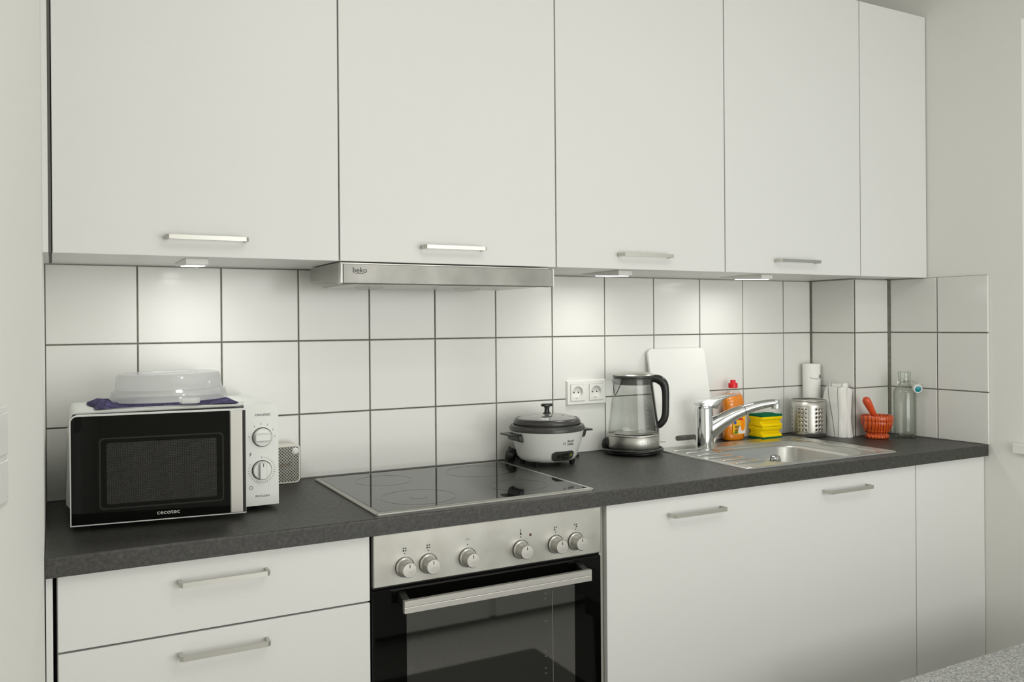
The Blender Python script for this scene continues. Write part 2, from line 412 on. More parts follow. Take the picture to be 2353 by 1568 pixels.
# tiles: frame = origin, u direction, outward normal
def tile_field(parent, O, u, nrm, us, zs, first=True):
    O = Vector(O); u = Vector(u).normalized(); nrm = Vector(nrm).normalized(); J = .0019
    for i in range(len(us) - 1):
        for j in range(len(zs) - 1):
            a, b_, c, d = us[i] + J, us[i + 1] - J, zs[j] + (J if j else 0), zs[j + 1] - J
            if i == 0: a = us[i] + .0008
            dz = random.uniform(-.0003, .0003)
            def P(uu, zz, t): p = O + u * uu + nrm * t; return (p.x, p.y, zz)
            e = .0012
            vs = [P(a, c, -.007), P(b_, c, -.007), P(b_, d, -.007), P(a, d, -.007),
                  P(a, c, -e + dz), P(b_, c, -e + dz), P(b_, d, -e + dz), P(a, d, -e + dz),
                  P(a + e, c + e, dz), P(b_ - e, c + e, dz), P(b_ - e, d - e, dz), P(a + e, d - e, dz)]
            fs = [(8, 9, 10, 11)] + [(4 + k, 4 + (k + 1) % 4, 8 + (k + 1) % 4, 8 + k) for k in range(4)] + [(k, (k + 1) % 4, 4 + (k + 1) % 4, 4 + k) for k in range(4)] + [(3, 2, 1, 0)]
            B().raw(vs, fs).obj('tile', M_tile, parent)
    def Q(uu, t): p = O + u * uu + nrm * t; return (p.x, p.y)
    e_ = us[-1] - (.005 if parent.name == 'wall_right' else 0)
    B().prism([Q(us[0], -.008), Q(e_, -.008), Q(e_, -.003), Q(us[0], -.003)], 2, zs[0], zs[-1] - .001).obj('grout', M_grout, parent)

ZS = [ZW + .0015, ZJ2, ZJ1, 1.4725]
us = [XL] + [.4201 + T * k for k in range(12)] + [PX - .004]
us = [q - XL for q in us]
tile_field(wall_back, (XL, 0, 0), (1, 0, 0), (0, -1, 0), us, ZS)
tile_field(wall_corner, (PX, -.004, 0), (0, -1, 0), (-1, 0, 0), [0, -PY - .004 + .0018], ZS)
tile_field(wall_corner, (PX + .0022, PY, 0), (1, 0, 0), (0, -1, 0), [0, XR(PY) - PX - .007], ZS)
RD = Vector((.0473, -1, 0)).normalized()
tile_field(wall_right, (XR(PY - .006), PY - .006, 0), RD, (-RD.y * -1, RD.x * -1 * 1, 0) if False else (-1, -.0473, 0), [0, .187, .373], ZS)
# silicone joints in the two inner corners
B().prism([(PX + .001, .003), (PX - .0045, .003), (PX + .001, -.0065)], 2, ZW, 1.4725).obj('silicone_joint', M_grout, wall_corner)
B().prism([(XR(PY) + .004, PY + .002), (XR(PY) - .006, PY + .002), (XR(PY) - .006, PY - .0005), (XR(PY) - .0005, PY - .0065), (XR(PY) + .004, PY - .0065)], 2, ZW, 1.4725).obj('silicone_joint', M_grout, wall_corner)

# small holes and specks in the plaster / tile wall (left wall socket plate)
p0, p1 = Vector((XL - .001, -.585)), Vector((0, -1.6)); dl = (p1 - p0).normalized(); nl = Vector((-dl.y, dl.x))
if nl.x < 0: nl = -nl
def LP(s, t): q = p0 + dl * s + nl * t; return (q.x, q.y)
SW = thing('double_switch_plate', 'white double switch plate on the left wall at the photo edge', 'switch', (LP(.16, 0)[0], LP(.16, 0)[1], 1.05))
S0 = .262
B().prism([LP(S0, .0005), LP(S0 + .004, .011), LP(S0 + .078, .011), LP(S0 + .082, .0005)], 2, 1.052, 1.202, .0015).obj('frame', M_white, SW)
for z0 in (1.060, 1.131):
    B().prism([LP(S0 + .012, .0115), LP(S0 + .014, .015), LP(S0 + .068, .013), LP(S0 + .07, .0115)], 2, z0, z0 + .062, .001).obj('rocker', M_white, SW)

# ------------------------------------------------------------------ upper cabinets
def bar_handle(parent, xc, L, yf, zc, w_=.0095, proj=.032, t=.006, name='handle'):
    """flat bent bar: front bar with two legs reaching back to the door"""
    yo = yf - proj; h = L / 2
    pts_out = [(xc - h, yf), (xc - h, yo + .006), (xc - h + .006, yo), (xc + h - .006, yo), (xc + h, yo + .006), (xc + h, yf)]
    pts_in = [(xc + h - t, yf), (xc + h - t, yo + t + .003), (xc + h - t - .003, yo + t), (xc - h + t + .003, yo + t), (xc - h + t, yo + t + .003), (xc - h + t, yf)]
    vs = []; n = 6
    for z in (zc - w_ / 2, zc + w_ / 2):
        vs += [(x, y, z) for x, y in pts_out] + [(x, y, z) for x, y in pts_in[::-1]]
    fs = []
    for i in range(5):
        fs.append((i, i + 1, 6 + i + 1, 6 + i)); fs.append((12 + i, 18 + i, 18 + i + 1, 12 + i + 1))
        fs.append((i, 12 + i, 12 + i + 1, i + 1)); fs.append((6 + i, 6 + i + 1, 18 + i + 1, 18 + i))
    fs += [(0, 6, 18, 12), (5, 17, 23, 11)]
    return B().raw(vs, fs).obj(name, M_nickel, parent)

GAP = .0018
def upper_cab(i, label, handle=True, x1=None):
    x0 = UX + .6 * i; x1 = x1 or x0 + .6
    t = thing('wall_cabinet', label, 'cabinet', ((x0 + x1) / 2, -.17, ZU), 'white wall cabinets over the worktop')
    b = B(); yb, yf = -.0012, -DU + .0205; z0, z1 = ZU + .0005, 2.402
    b.box(x0 + .0008, x0 + .017, yb, yf, z0, z1); b.box(x1 - .017, x1 - .0008, yb, yf, z0, z1)
    b.box(x0 + .017, x1 - .017, yb, yf, z0, z0 + .016); b.box(x0 + .017, x1 - .017, yb, yf, z1 - .016, z1)
    b.box(x0 + .017, x1 - .017, yb, yb - .006, z0 + .016, z1 - .016)
    b.obj('carcass', M_door, t)
    d = B().box(x0 + GAP, x1 - GAP, -DU + .0185, -DU, ZU - .001, 2.4045, .0009).obj('door', M_door, t)
    B().box(x0 + .001, x1 - .001, -DU + .0205, -DU + .0187, ZU + .003, 2.40).obj('door_gap_shade', M_dark, t)  # dark sheet behind the door, stands for the shade in the gaps
    if handle: bar_handle(d, (x0 + x1) / 2 + [0, -.009, -.009, -.008][i], .172 if i < 2 else .182, -DU, 1.512)
    return t
upper_cab(0, 'leftmost wall cabinet, over the microwave, tall white door')
upper_cab(1, 'white wall cabinet door directly above the steel extractor hood')
upper_cab(2, 'white wall cabinet above the wall socket and glass kettle')
upper_cab(3, 'white wall cabinet above the sink tap and orange soap bottle')
x0 = UX + 2.4
fp = thing('filler_panel', 'narrow white handleless filler beside the last wall cabinet at right wall', 'panel', (2.8, -.33, ZU))
xe = XR(-DU) + .003
B().box(x0 + GAP, xe, -DU + .0185, -DU, ZU - .001, 2.4045, .0009).obj('front_panel', M_door, fp)
B().box(x0 + .002, xe - .002, -.0012, -DU + .019, ZU + .0015, ZU + .016).obj('bottom_panel', M_door, fp)
B().box(x0 + .002, xe - .002, -.2085, -DU + .019, 2.386, 2.402).obj('top_panel', M_door, fp)
tag(B().box(XL - .0035, UX - .0055, .0, -DU, ZU - .0005, 2.4045, .0008).obj('end_panel', M_door), 'slim white upright end panel left of the wall cabinets', 'panel')
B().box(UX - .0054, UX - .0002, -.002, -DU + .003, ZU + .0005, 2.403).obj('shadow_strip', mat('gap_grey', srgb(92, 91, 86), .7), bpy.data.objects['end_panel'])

# under-cabinet lamps
def led(i, x, yf, label):
    t = thing('under_cabinet_lamp', label, 'lamp', (x, yf + .09, ZU), 'lamps under the wall cabinets')
    zt = ZU + .0003; w_ = .024
    B().prism([(yf, zt), (yf, zt - .0135), (yf + .008, zt - .0155), (yf + .20, zt - .006), (yf + .20, zt)], 0, x - w_, x + w_, .0008).obj('housing', M_white, t)
    B().prism([(yf + .012, zt - .0150), (yf + .13, zt - .0095), (yf + .13, zt - .0112), (yf + .012, zt - .0168)], 0, x - w_ + .005, x + w_ - .005).obj('diffuser', M_led, t)
    l = area('lamp_glow', (0, 0, 0), (math.radians(-3), 0, 0), .035, .11, LEDP[i], (1, 1, .97))
    l.parent = t; l.location = (0, -.02, -.022)
LEDP = [.50, .66, .66]
led(0, .522, -.29, 'lit white lamp under the leftmost cabinet over the microwave')
led(1, 1.705, -.29, 'lit white lamp under the cabinet over the kettle')
led(2, 2.265, -.29, 'lit white lamp under the cabinet over the sink tap')

# ------------------------------------------------------------------ extractor hood
hd = thing('extractor_hood', 'slim brushed steel extractor hood under the second wall cabinet', 'hood', (1.12, -.2, 1.42))
hx0, hx1 = .836, 1.4155
B().prism([(-.075, 1.4705), (-DU + .012, 1.4705), (-DU + .012, 1.4175), (-.25, 1.428), (-.075, 1.436)], 0, hx0, hx1, .001).obj('body', M_steel, hd)
B().box(hx0 + .002, hx1 - .002, -DU + .0115, -DU - .010, 1.4185, 1.4655, .0015, 2).obj('front_panel', M_hood, hd)
B().box(hx0 - .0045, hx0 + .0015, -DU + .0115, -DU - .0115, 1.4175, 1.4665, .002, 2).obj('end_cap', M_alu, hd)
B().box(hx1 - .0015, hx1 + .0035, -DU + .0115, -DU - .0115, 1.4175, 1.4665, .002, 2).obj('end_cap', M_white, hd)
B().box(hx0 + .03, hx1 - .03, -.335, -.09, 1.4175, 1.4225).xf(Matrix.Identity(4)).obj('filter', M_alu, hd)
for x in (.955, 1.235):
    B().lathe([(.036, .0), (.036, -.003), (.03, -.006), (.0, -.0075)], (x, -.2, 1.4175), 28).obj('lamp_lens', M_pet, hd, 40)
text_obj('lettering', 'beko', .019, front(.879, -DU - .0104, 1.4505), M_ink, hd, sx=.95)
B().box(.868, .889, -DU - .0102, -DU - .0105, 1.4415, 1.4428).obj('underline_mark', M_ink, hd)

# ------------------------------------------------------------------ worktop
wt = B()
HX0, HX1, HY0, HY1 = 2.085, 2.505, -.125, -.507
def edge_x(y): return XR(y) - .0005
prof = [(-.0005, .863), (-.0005, ZW), (-DW + .003, ZW), (-DW + .0008, ZW - .0012), (-DW, ZW - .004), (-DW, .863)]
def slab(b, xa, xb, y0, y1):
    b.prism([(xa, y0), (xb(y0) if callable(xb) else xb, y0), (xb(y1) if callable(xb) else xb, y1), (xa, y1)], 2, .863, ZW)
wt.prism(prof, 0, XL, HX0)
slab(wt, HX0, HX1, -.0005, HY0); slab(wt, HX0, HX1, HY1, -DW + .003)
wt.prism([(-DW + .003, .863), (-DW + .003, ZW), (-DW + .0008, ZW - .0012), (-DW, ZW - .004), (-DW, .863)], 0, HX0, HX1)
slab(wt, HX1, PX - .0005, -.0005, PY - .0005)
wt.prism([(HX1, PY - .0005), (edge_x(PY) , PY - .0005), (edge_x(-DW), -DW), (HX1, -DW)], 2, .863, ZW)
tag(wt.obj('worktop', M_top), 'long dark slate-grey laminate worktop over the base cabinets', 'worktop')

# ------------------------------------------------------------------ base units
def carcass(b, x0, x1, z0=.15, z1=.861, yf=-DF + .0205):
    b.box(x0 + .0008, x0 + .017, -.02, yf, z0, z1); b.box(x1 - .017, x1 - .0008, -.02, yf, z0, z1)
    b.box(x0 + .017, x1 - .017, -.02, yf, z0, z0 + .016); b.box(x0 + .017, x1 - .017, -.02, -.026, z0 + .016, z1)
GB = 'white base units under the worktop'
db = thing('drawer_unit', 'white drawer base unit below the microwave', 'cabinet', (LX + .3, -.3, .15), GB)
b = B(); carcass(b, LX, LX + .6); b.obj('carcass', M_door, db)
B().box(LX + .002, LX + .598, -DF + .0203, -DF + .0187, .16, .861).obj('shadow_gap', M_dark, db)
for z0, z1, zh in ((.7189, .8600, .8190), (.436, .7150, .6765), (.153, .432, .39)):
    d = B().box(LX + GAP + .0005, LX + .5975, -DF + .0185, -DF, z0, z1, .001).obj('drawer', M_door, db)
    bar_handle(d, LX + .294, .172, -DF, zh)
tag(B().box(XL + .0006, LX - .0055, -.02, -DF, 0, .861, .0008).obj('end_panel', M_door), 'slim white upright end panel left of the drawer unit', 'panel')

cb = thing('base_cabinet', 'white base cabinet between the oven and the sink, flush handled door', 'cabinet', (LX + 1.5, -.3, .15), GB)
b = B(); carcass(b, LX + 1.2, LX + 1.8, yf=-DF + .0005 + .012); b.obj('carcass', M_edge, cb)
d = B().box(LX + 1.2 + .0125, LX + 1.8 - .0007, -DF + .010, -DF - .006, .153, .8612, .001).obj('door', M_door, cb)
bar_handle(d, LX + 1.4955, .183, -DF - .006, .8155)
sb = thing('sink_cabinet', 'white base cabinet below the sink with handle at its top', 'cabinet', (LX + 2.1, -.3, .15), GB)
b = B(); carcass(b, LX + 1.8, LX + 2.4); b.obj('carcass', M_door, sb)
B().box(LX + 1.802, LX + 2.399, -DF + .0203, -DF + .0187, .16, .858).obj('shadow_gap', M_dark, sb)
d = B().box(LX + 1.8 + .0007, LX + 2.4 - GAP, -DF + .0185, -DF, .153, .8585, .001).obj('door', M_door, sb)
bar_handle(d, LX + 2.0765, .19, -DF, .8175)
xb = XR(-DF) + .0055
tag(B().box(LX + 2.4 + GAP, xb, -DF + .0185, -DF, 0.0, .861, .001).obj('filler_panel', M_door), 'white handleless filler panel between the sink cabinet and right wall', 'panel')
tag(B().box(LX - .004, LX + 2.4, -DF + .07, -DF + .055, 0, .149).obj('plinth', M_door), 'white recessed plinth board below the base units', 'plinth')

# ------------------------------------------------------------------ oven
ov = thing('built_in_oven', 'built-in oven with steel control panel and black glass door', 'oven', (LX + .9, -.3, .27))
ox0, ox1 = LX + .604, LX + 1.1955
B().box(ox0 + .002, ox1 - .002, -.03, -DF + .012, .268, .8615).obj('housing', M_dark, ov)
cp = B().box(ox0, ox1, -DF + .0118, -DF - .006, .7452, .8605, .002, 2).obj('control_panel', M_panel, ov)
KX = [.911, .967, 1.064, 1.203, 1.299, 1.356]
def oven_knob(x):
    yf = -DF - .006
    k = B().lathe([(.0, -.0), (.0205, -.0), (.0205, -.003), (.0175, -.005), (.0170, -.030), (.0155, -.0325), (0, -.0328)], (x, yf, .783), 36, axis='Y').obj('knob', M_alu, ov, 40)
    B().lathe([(.0215, -.0002), (.0225, -.0002), (.0225, -.0012), (.0215, -.0012)], (x, yf, .783), 36, axis='Y').obj('ring', M_ink, k, 40)
    B().box(x - .0008, x + .0008, yf - .0327, yf - .0332, .788, .7955).obj('pointer', M_ink, k)
    B().lathe([(0, -.0003), (.0015, -.0003)], (x, yf, .8125), 10, axis='Y').obj('dot', M_ink, ov)
for x in KX: oven_knob(x)
yf = -DF - .0063
for x, dots in ((.911, [(-1, 1), (1, 1), (-1, -1), (1, -1)]), (.967, [(-1, 1), (1, 1), (-1, -1), (1, -1)]), (1.299, [(-1, 1), (1, 1), (-1, -1)]), (1.356, [(-1, 1), (1, 1), (1, -1)])):
    b = B()
    for i, (a, c) in enumerate(dots):
        b.lathe([(0, 0), (.0017 if i != 2 else .0021, 0)], (x + a * .0026, yf, .8215 + c * .0026), 8, axis='Y')
    b.obj('burner_symbol', M_ink, ov)
b = B()
for k in range(5):
    a = PI * .2 + k * .55; b.lathe([(0, 0), (.0009, 0)], (1.064 + math.cos(a) * .005, yf, .821 + math.sin(a) * .005), 6, axis='Y')
b.obj('function_symbol', M_ink, ov)
b = B(); b.box(1.2022, 1.2034, yf, yf - .0002, .820, .831); b.lathe([(0, 0), (.0024, 0)], (1.2028, yf, .8195), 10, axis='Y'); b.obj('thermometer_symbol', M_ink, ov)
B().lathe([(0, -.0018), (.003, -.0012), (.0034, 0)], (1.229, -DF - .006, .815), 14, axis='Y').obj('indicator_lamp', mat('amber_lens', srgb(90, 50, 30), .2), ov, 40)
dr = B().box(ox0, ox1, -DF + .0118, -DF - .004, .275, .7385, .002, 2).obj('door', M_bglass, ov)
M_ovw = mat('oven_window_glass', srgb(40, 40, 37), 0.03, spec=1.0, ior=1.9)
B().prism(rrect(.915, 1.353, .33, .700, .006, 3), 1, -DF - .0038, -DF - .0046).obj('window', M_ovw, dr)
B().box(1.2895, 1.2907, -DF - .0046, -DF - .0048, .45, .672).obj('print_line', M_gink, dr)
for z in (.668, .655, .601, .528, .516, .487, .475):
    B().lathe([(0, 0), (.003, 0)], (1.270, -DF - .0049, z), 10, axis='Y').xf(Matrix.Translation((1.27, 0, z)) @ Matrix.Scale(.35, 4, (0, 0, 1)) @ Matrix.Translation((-1.27, 0, -z))).obj('level_mark', M_gink, dr)
hy = -DF - .052
hb = B()
hb.prism([(hy, .6945), (hy, .7070), (hy + .0006, .7076), (hy, .7082), (hy, .7215), (hy + .012, .7215), (hy + .012, .6945)], 0, .893, 1.3735, .0006)
hb = hb.obj('handle', M_alu, dr)
for xa, xb_, sgn in ((.8935, .9115, 1), (1.3550, 1.373, -1)):
    B().prism([(hy + .0125, .6955), (hy + .0125, .7205), (-DF - .0042, .7315), (-DF - .0042, .708)], 0, xa, xb_, .002).obj('handle_mount', M_black, dr)

# ------------------------------------------------------------------ cooktop
ck = thing('ceramic_cooktop', 'black ceramic cooktop with thin steel frame set on the worktop', 'cooktop', (1.134, -.3, ZW))
cx0, cx1, cy0, cy1 = .849, 1.4198, -.0464, -.5519
lo = lambda i, z, r=.006: [(x, y, z) for x, y in rrect(cx0 + i, cx1 - i, cy1 + i, cy0 - i, r, 3)]
B().loft([lo(0, ZW + .0003), lo(0, ZW + .0035), lo(.0015, ZW + .005), lo(.011, ZW + .0058, .004), lo(.0125, ZW + .0050, .004), lo(.0125, ZW + .001, .004)], True, True).obj('frame', M_steel, ck)
B().loft([lo(.0127, ZW + .0012, .004), lo(.0127, ZW + .0052, .004), lo(.0135, ZW + .0056, .004)], True, True).obj('glass_plate', M_hob, ck)
for x, y, r in ((1.0, -.425, .09), (1.0, -.175, .075), (1.275, -.175, .09), (1.275, -.42, .075)):
    z = ZW + .0057
    B().lathe([(r, 0), (r, .00015), (r - .0012, .00015), (r - .0012, 0)], (x, y, z), 56).obj('burner_ring', M_ring, ck)
B().lathe([(.0, .0), (.022, .0)], (1.0, -.425, ZW + .00585), 32).obj('burner_centre', M_ring, ck)

# ------------------------------------------------------------------ sink and tap
sk = thing('kitchen_sink', 'inset stainless steel sink with ribbed drainer on its left', 'sink', (2.27, -.3, ZW))
sx0, sx1, sy0, sy1 = 1.960, 2.590, -.078, -.528
def L4(i, z, r): return [(x, y, z) for x, y in rrect(sx0 + i, sx1 - i, sy1 + i, sy0 - i, r, 7)]
def Lb(i, z, r): return [(x, y, z) for x, y in rrect(2.108 + i, 2.488 - i, -.500 + i, -.150 - i, r, 7)]
z = ZW
B().loft([L4(0, z + .0004, .012), L4(.001, z + .0022, .012), L4(.0035, z + .0045, .011), L4(.008, z + .0042, .01), L4(.013, z + .0022, .009),
          Lb(-.006, z + .0022, .075), Lb(0, z + .001, .07), Lb(.004, z - .004, .07), Lb(.014, z - .006, .062), Lb(.022, z - .009, .056), Lb(.026, z - .016, .054),
          Lb(.034, z - .12, .054), Lb(.042, z - .142, .05), Lb(.062, z - .152, .04), Lb(.15, z - .156, .02)], False, True).obj('basin', M_sink, sk, 50)
for k in range(6):
    y = -.155 - k * .058; xr = 2.098 - (0.016 if k in (0,) else 0)
    B().sweep([(1.985 , y, z + .0015), (1.992, y, z + .0034), (xr - .008, y, z + .0034), (xr, y, z + .0015)], .0028, 8).obj('drainer_rib', M_sink, sk, 60)
B().sweep([(2.525, -.135, z + .0015), (2.527, -.145, z + .0034), (2.527, -.485, z + .0034), (2.525, -.495, z + .0015)], .0026, 8).obj('ledge_rib', M_sink, sk, 60)
of = B(); of.lathe([(0, -.022), (.009, -.022), (.010, -.018), (.010, -.012), (.017, -.012), (.018, -.002), (.018, 0)], (2.4, -.181, .846), 20, axis='Y')
of.obj('overflow_cap', M_chrome, sk, 40)
B().lathe([(0, .004), (.028, .004), (.036, .002), (.038, 0)], (2.3, -.325, z - .156), 28).obj('drain', M_chrome, sk, 40)

tp = thing('mixer_tap', 'chrome single-lever mixer tap on the sink between kettle and soap bottle', 'tap', (2.117, -.158, ZW + .002))
tx, ty = 2.1165, -.150
tb = B().lathe([(.0, .0025), (.0335, .0025), (.0335, .005), (.0318, .007), (.0300, .05), (.0296, .132), (.0270, .142), (.0225, .149), (0, .149)], (tx, ty, ZW), 40)
tb.obj('body', M_chrome, tp, 35)
poly = [(2.087, 1.050), (2.090, 1.058), (2.108, 1.0655), (2.150, 1.0675), (2.178, 1.073), (2.205, 1.0765), (2.243, 1.0765), (2.243, 1.0735), (2.205, 1.0715), (2.178, 1.064), (2.158, 1.052), (2.151, 1.0335), (2.146, 1.0335), (2.095, 1.046)]
lv = B().prism(poly, 1, -1, 1)
for i, p in enumerate(lv.v):
    hw = .027 if p.x < 2.15 else .027 - (p.x - 2.15) * .14
    if p.x < 2.095: hw = .018
    lv.v[i] = Vector((p.x, ty + p.y * hw - max(0, p.x - 2.13) * .18, p.z))
bmv, bmf = lv.v, lv.f
B().bevelled(bmv, bmf, .0018, 2).obj('lever', M_chrome, tp, 40)
sp = [(2.118, -.150, .950), (2.152, -.166, .977), (2.192, -.186, 1.005), (2.235, -.206, 1.026), (2.280, -.226, 1.041), (2.322, -.243, 1.0485), (2.340, -.250, 1.0490)]
sr = [(.020, .034), (.019, .030), (.018, .0235), (.0165, .0185), (.0155, .0155), (.015, .0135), (.0145, .0125)]
B().sweep(sp, sr, 20, smooth_n=5).obj('spout', M_chrome, tp, 45)
B().lathe([(0, .0135), (.012, .0130), (.0152, .009), (.0155, -.016), (.013, -.0185), (0, -.0185)], (2.338, -.2495, 1.0478), 28).obj('nozzle', M_chrome, tp, 40)
B().sweep([(2.2380, -.2073, 1.0272), (2.2396, -.2080, 1.0278)], [(.0170, .0188), (.0170, .0188)], 20).obj('seam_ring', M_dgrey, tp)

# ------------------------------------------------------------------ microwave
mw = thing('microwave_oven', 'white microwave with black door left ajar, two dials, under the left lamp', 'microwave', (.47, -.22, ZW))
mx0, mx1, my0, my1, mz0, mz1 = .264, .684, -.075, -.361, .912, 1.1415
prof = [(mx0, mz0), (mx1, mz0)] + [(mx1 - .016 + .016 * math.cos(a), mz1 - .016 + .016 * math.sin(a)) for a in [k * PI / 10 for k in range(6)]] + \
       [(mx0 + .016 - .016 * math.sin(a), mz1 - .016 + .016 * math.cos(a)) for a in [k * PI / 10 for k in range(6)]]
B().prism(prof, 1, my0, my1 + .016).obj('case', M_mw, mw, 25)
B().prism([(mx0 - .008, .935), (mx0, .925), (mx0, 1.09), (mx0 - .003, 1.085)], 1, -.10, -.25).obj('side_vent', M_mw, mw)
B().prism(rrect(mx0 + .05, mx1 - .06, -.30, -.12, .02, 4), 2, mz1 + .0001, mz1 + .0018).obj('top_emboss', M_mw, mw)
for x in (mx0 + .03, mx1 - .04):
    for y in (my0 - .03, my1 + .04):
        B().lathe([(0, 0), (.011, 0), (.013, .0125), (0, .0125)], (x, y, ZW), 16).obj('foot', M_black, mw)
fr = B().prism([(x, z) for x, z in [(.608, mz0), (mx1, mz0)] + [(mx1 - .016 + .016 * math.cos(a), mz1 - .016 + .016 * math.sin(a)) for a in [k * PI / 10 for k in range(6)]] + [(.608, mz1)]], 1, my1 + .016, my1, .0)
pn = fr.obj('control_panel', M_mw, mw, 25)
B().box(mx0 + .004, .6075, my1 + .0155, my1 + .004, mz0 + .002, mz1 - .003).obj('cavity_front', M_black, mw)
yk = my1
for (x, z, horiz) in ((.6478, 1.0665, True), (.6465, .992, False)):
    k = B().lathe([(0, 0), (.0205, 0), (.0205, -.006), (.0188, -.0085), (0, -.0090)], (x, yk, z), 40, axis='Y').obj('dial', M_mw, pn, 35)
    (B().box(x - .0185, x + .0165, yk - .0088, yk - .0175, z - .0085, z + .0085, .002) if horiz else B().box(x - .0075, x + .0085, yk - .0088, yk - .0175, z - .0195, z + .0175, .002)).obj('grip', M_mw, k)
    B().lathe([(.0206, -.0003), (.0222, -.0003), (.0222, -.0008), (.0206, -.0008)], (x, yk, z), 40, axis='Y').obj('dial_ring', M_ink, k)
    if not horiz: B().box(x - .0005, x + .0010, yk - .0175, yk - .0179, z + .009, z + .0165).obj('pointer', M_ink, k)
b = B()
for k in range(30):
    a = PI / 2 - k * (2 * PI * .86 / 30); s = .0052 if k % 5 == 0 else .0035
    c, q = math.cos(a), math.sin(a); xx, zz = .6465, .992; t = .00045
    r0, r1 = .0285 - s / 2, .0285 + s / 2
    b.raw([(xx + c * r0 - q * t, yk - .0004, zz + q * r0 + c * t), (xx + c * r0 + q * t, yk - .0004, zz + q * r0 - c * t), (xx + c * r1 + q * t, yk - .0004, zz + q * r1 - c * t), (xx + c * r1 - q * t, yk - .0004, zz + q * r1 + c * t)], [(0, 1, 2, 3)])
b.obj('timer_scale', M_gink, pn, kind='stuff')
b = B()
for a in (175, 125, 95, 65, 32, 2):
    aa = math.radians(a); xx, zz = .6478 + .031 * math.cos(aa) * .93, 1.0665 + .031 * math.sin(aa)
    b.box(xx - .0018, xx + .0018, yk - .0002, yk - .0005, zz - .0018, zz - .0012); b.box(xx - .001, xx - .0003, yk - .0002, yk - .0005, zz - .0012, zz + .0018)
b.obj('power_symbols', M_gink, pn, kind='stuff')
B().raw([(.6185, yk - .0004, 1.029), (.6230, yk - .0004, 1.035), (.6215, yk - .0004, 1.0295), (.6250, yk - .0004, 1.0305), (.6195, yk - .0004, 1.0225), (.6205, yk - .0004, 1.0285)], [(0, 1, 2), (3, 4, 5), (2, 3, 5)]).obj('bolt_symbol', M_gink, pn)
B().lathe([(.0032, 0), (.0042, 0), (.0042, -.0005), (.0032, -.0005)], (.6225, yk - .0002, .9535), 18, axis='Y').obj('clock_symbol', M_gink, pn)
text_obj('lettering', 'cecotec', .0105, front(.6490, yk - .0003, 1.1180), M_ink, pn, sx=1.05)
text_obj('lettering', 'PROCLEAN', .0062, front(.6475, yk - .0003, .9330), M_ink, pn)
# door, hinged at the left and slightly open
HN = Vector((mx0, my1 + .001, 0)); RM = Matrix.Translation(HN) @ Matrix.Rotation(-math.radians(7.2), 4, 'Z') @ Matrix.Translation(-HN)
dx0, dx1 = mx0, .6055; dyf = my1 - .017; dz0, dz1 = .9115, 1.1385
pf = lambda i: [(dx0 + i, dz0 + i), (dx1 - i * .6, dz0 + i), (dx1 - i * .6, dz1 - i)] + [(dx0 + .014 - (.014 - i) * math.sin(a), dz1 - .014 + (.014 - i) * math.cos(a)) for a in [k * PI / 10 for k in range(6)]]
dd = B().prism(pf(0), 1, my1 + .001, dyf).xf(RM).obj('door', M_mw, mw, 25)
pl = [p for p in pf(.0028)]
B().prism([(min(x, .5725), z) for x, z in pl], 1, dyf, dyf - .0016).xf(RM).obj('glass_front', M_bglass, dd, 25)
B().box(.5735, .5985, dyf - .0001, dyf - .0045, dz0 + .0028, dz1 - .0028, .0015, 2).xf(RM).obj('handle_strip', M_alu, dd)
B().box(.5990, .6050, dyf - .0001, dyf - .0010, dz0 + .0028, dz1 - .0028).xf(RM).obj('grip_gap', M_black, dd)
M_rim = mat('window_rim_print', srgb(30, 30, 29), .08)
B().prism(rrect(.318, .560, .942, 1.090, .008, 4), 1, dyf - .0016, dyf - .0020).xf(RM).obj('window_rim', M_rim, dd)
B().prism(rrect(.321, .557, .945, 1.087, .007, 4), 1, dyf - .0020, dyf - .0022).xf(RM).obj('window_border', M_bglass, dd)
B().prism(rrect(.332, .545, .953, 1.079, .003, 3), 1, dyf - .0022, dyf - .0024).xf(RM).obj('window_screen', M_mesh, dd)
text_obj('lettering', 'cecotec', .0125, RM @ front(.449, dyf - .0018, .9275), M_wink, dd, sx=1.15)

# ------------------------------------------------------------------ cloth + cover on the microwave
b = B(); nx, ny = 34, 16; top = []; 
cz = mz1 + .0022
for j in range(ny + 1):
    for i in range(nx + 1):
        u, v = i / nx, j / ny
        x = .318 + .285 * u + .012 * math.sin(v * 5 + 1) * (1 - u) - .02 * (1 - v) * (1 - u) ** 2; y = -.315 + .24 * v + .015 * math.sin(u * 4)
        edge = min(u, 1 - u, v, 1 - v)
        h = .0045 + .0022 * math.sin(u * 47 + v * 9) * math.sin(v * 31 + 2) + (.010 * math.exp(-((u - .07) / .07) ** 2) * math.exp(-((v - .4) / .35) ** 2)) + .004 * math.exp(-((u - .97) / .04) ** 2)
        top.append((x, y, cz + max(.002, h) * min(1, edge * 14 + .25)))
n = (nx + 1) * (ny + 1)
vs = top + [(x, y, cz) for x, y, _ in top]; fs = []
for j in range(ny):
    for i in range(nx):
        a = j * (nx + 1) + i; q = (a, a + 1, a + nx + 2, a + nx + 1); fs.append(q); fs.append(tuple(n + k for k in q[::-1]))
bd = [i for i in range(nx + 1)] + [j * (nx + 1) + nx for j in range(1, ny + 1)] + [ny * (nx + 1) + i for i in range(nx - 1, -1, -1)] + [j * (nx + 1) for j in range(ny - 1, 0, -1)]
for k in range(len(bd)): a, c = bd[k], bd[(k + 1) % len(bd)]; fs.append((a, n + a, n + c, c))
tag(b.raw(vs, fs).obj('microfibre_cloth', M_cloth, None, 60), 'crumpled blue-purple cloth lying on top of the microwave', 'cloth')
ctop = cz + .009
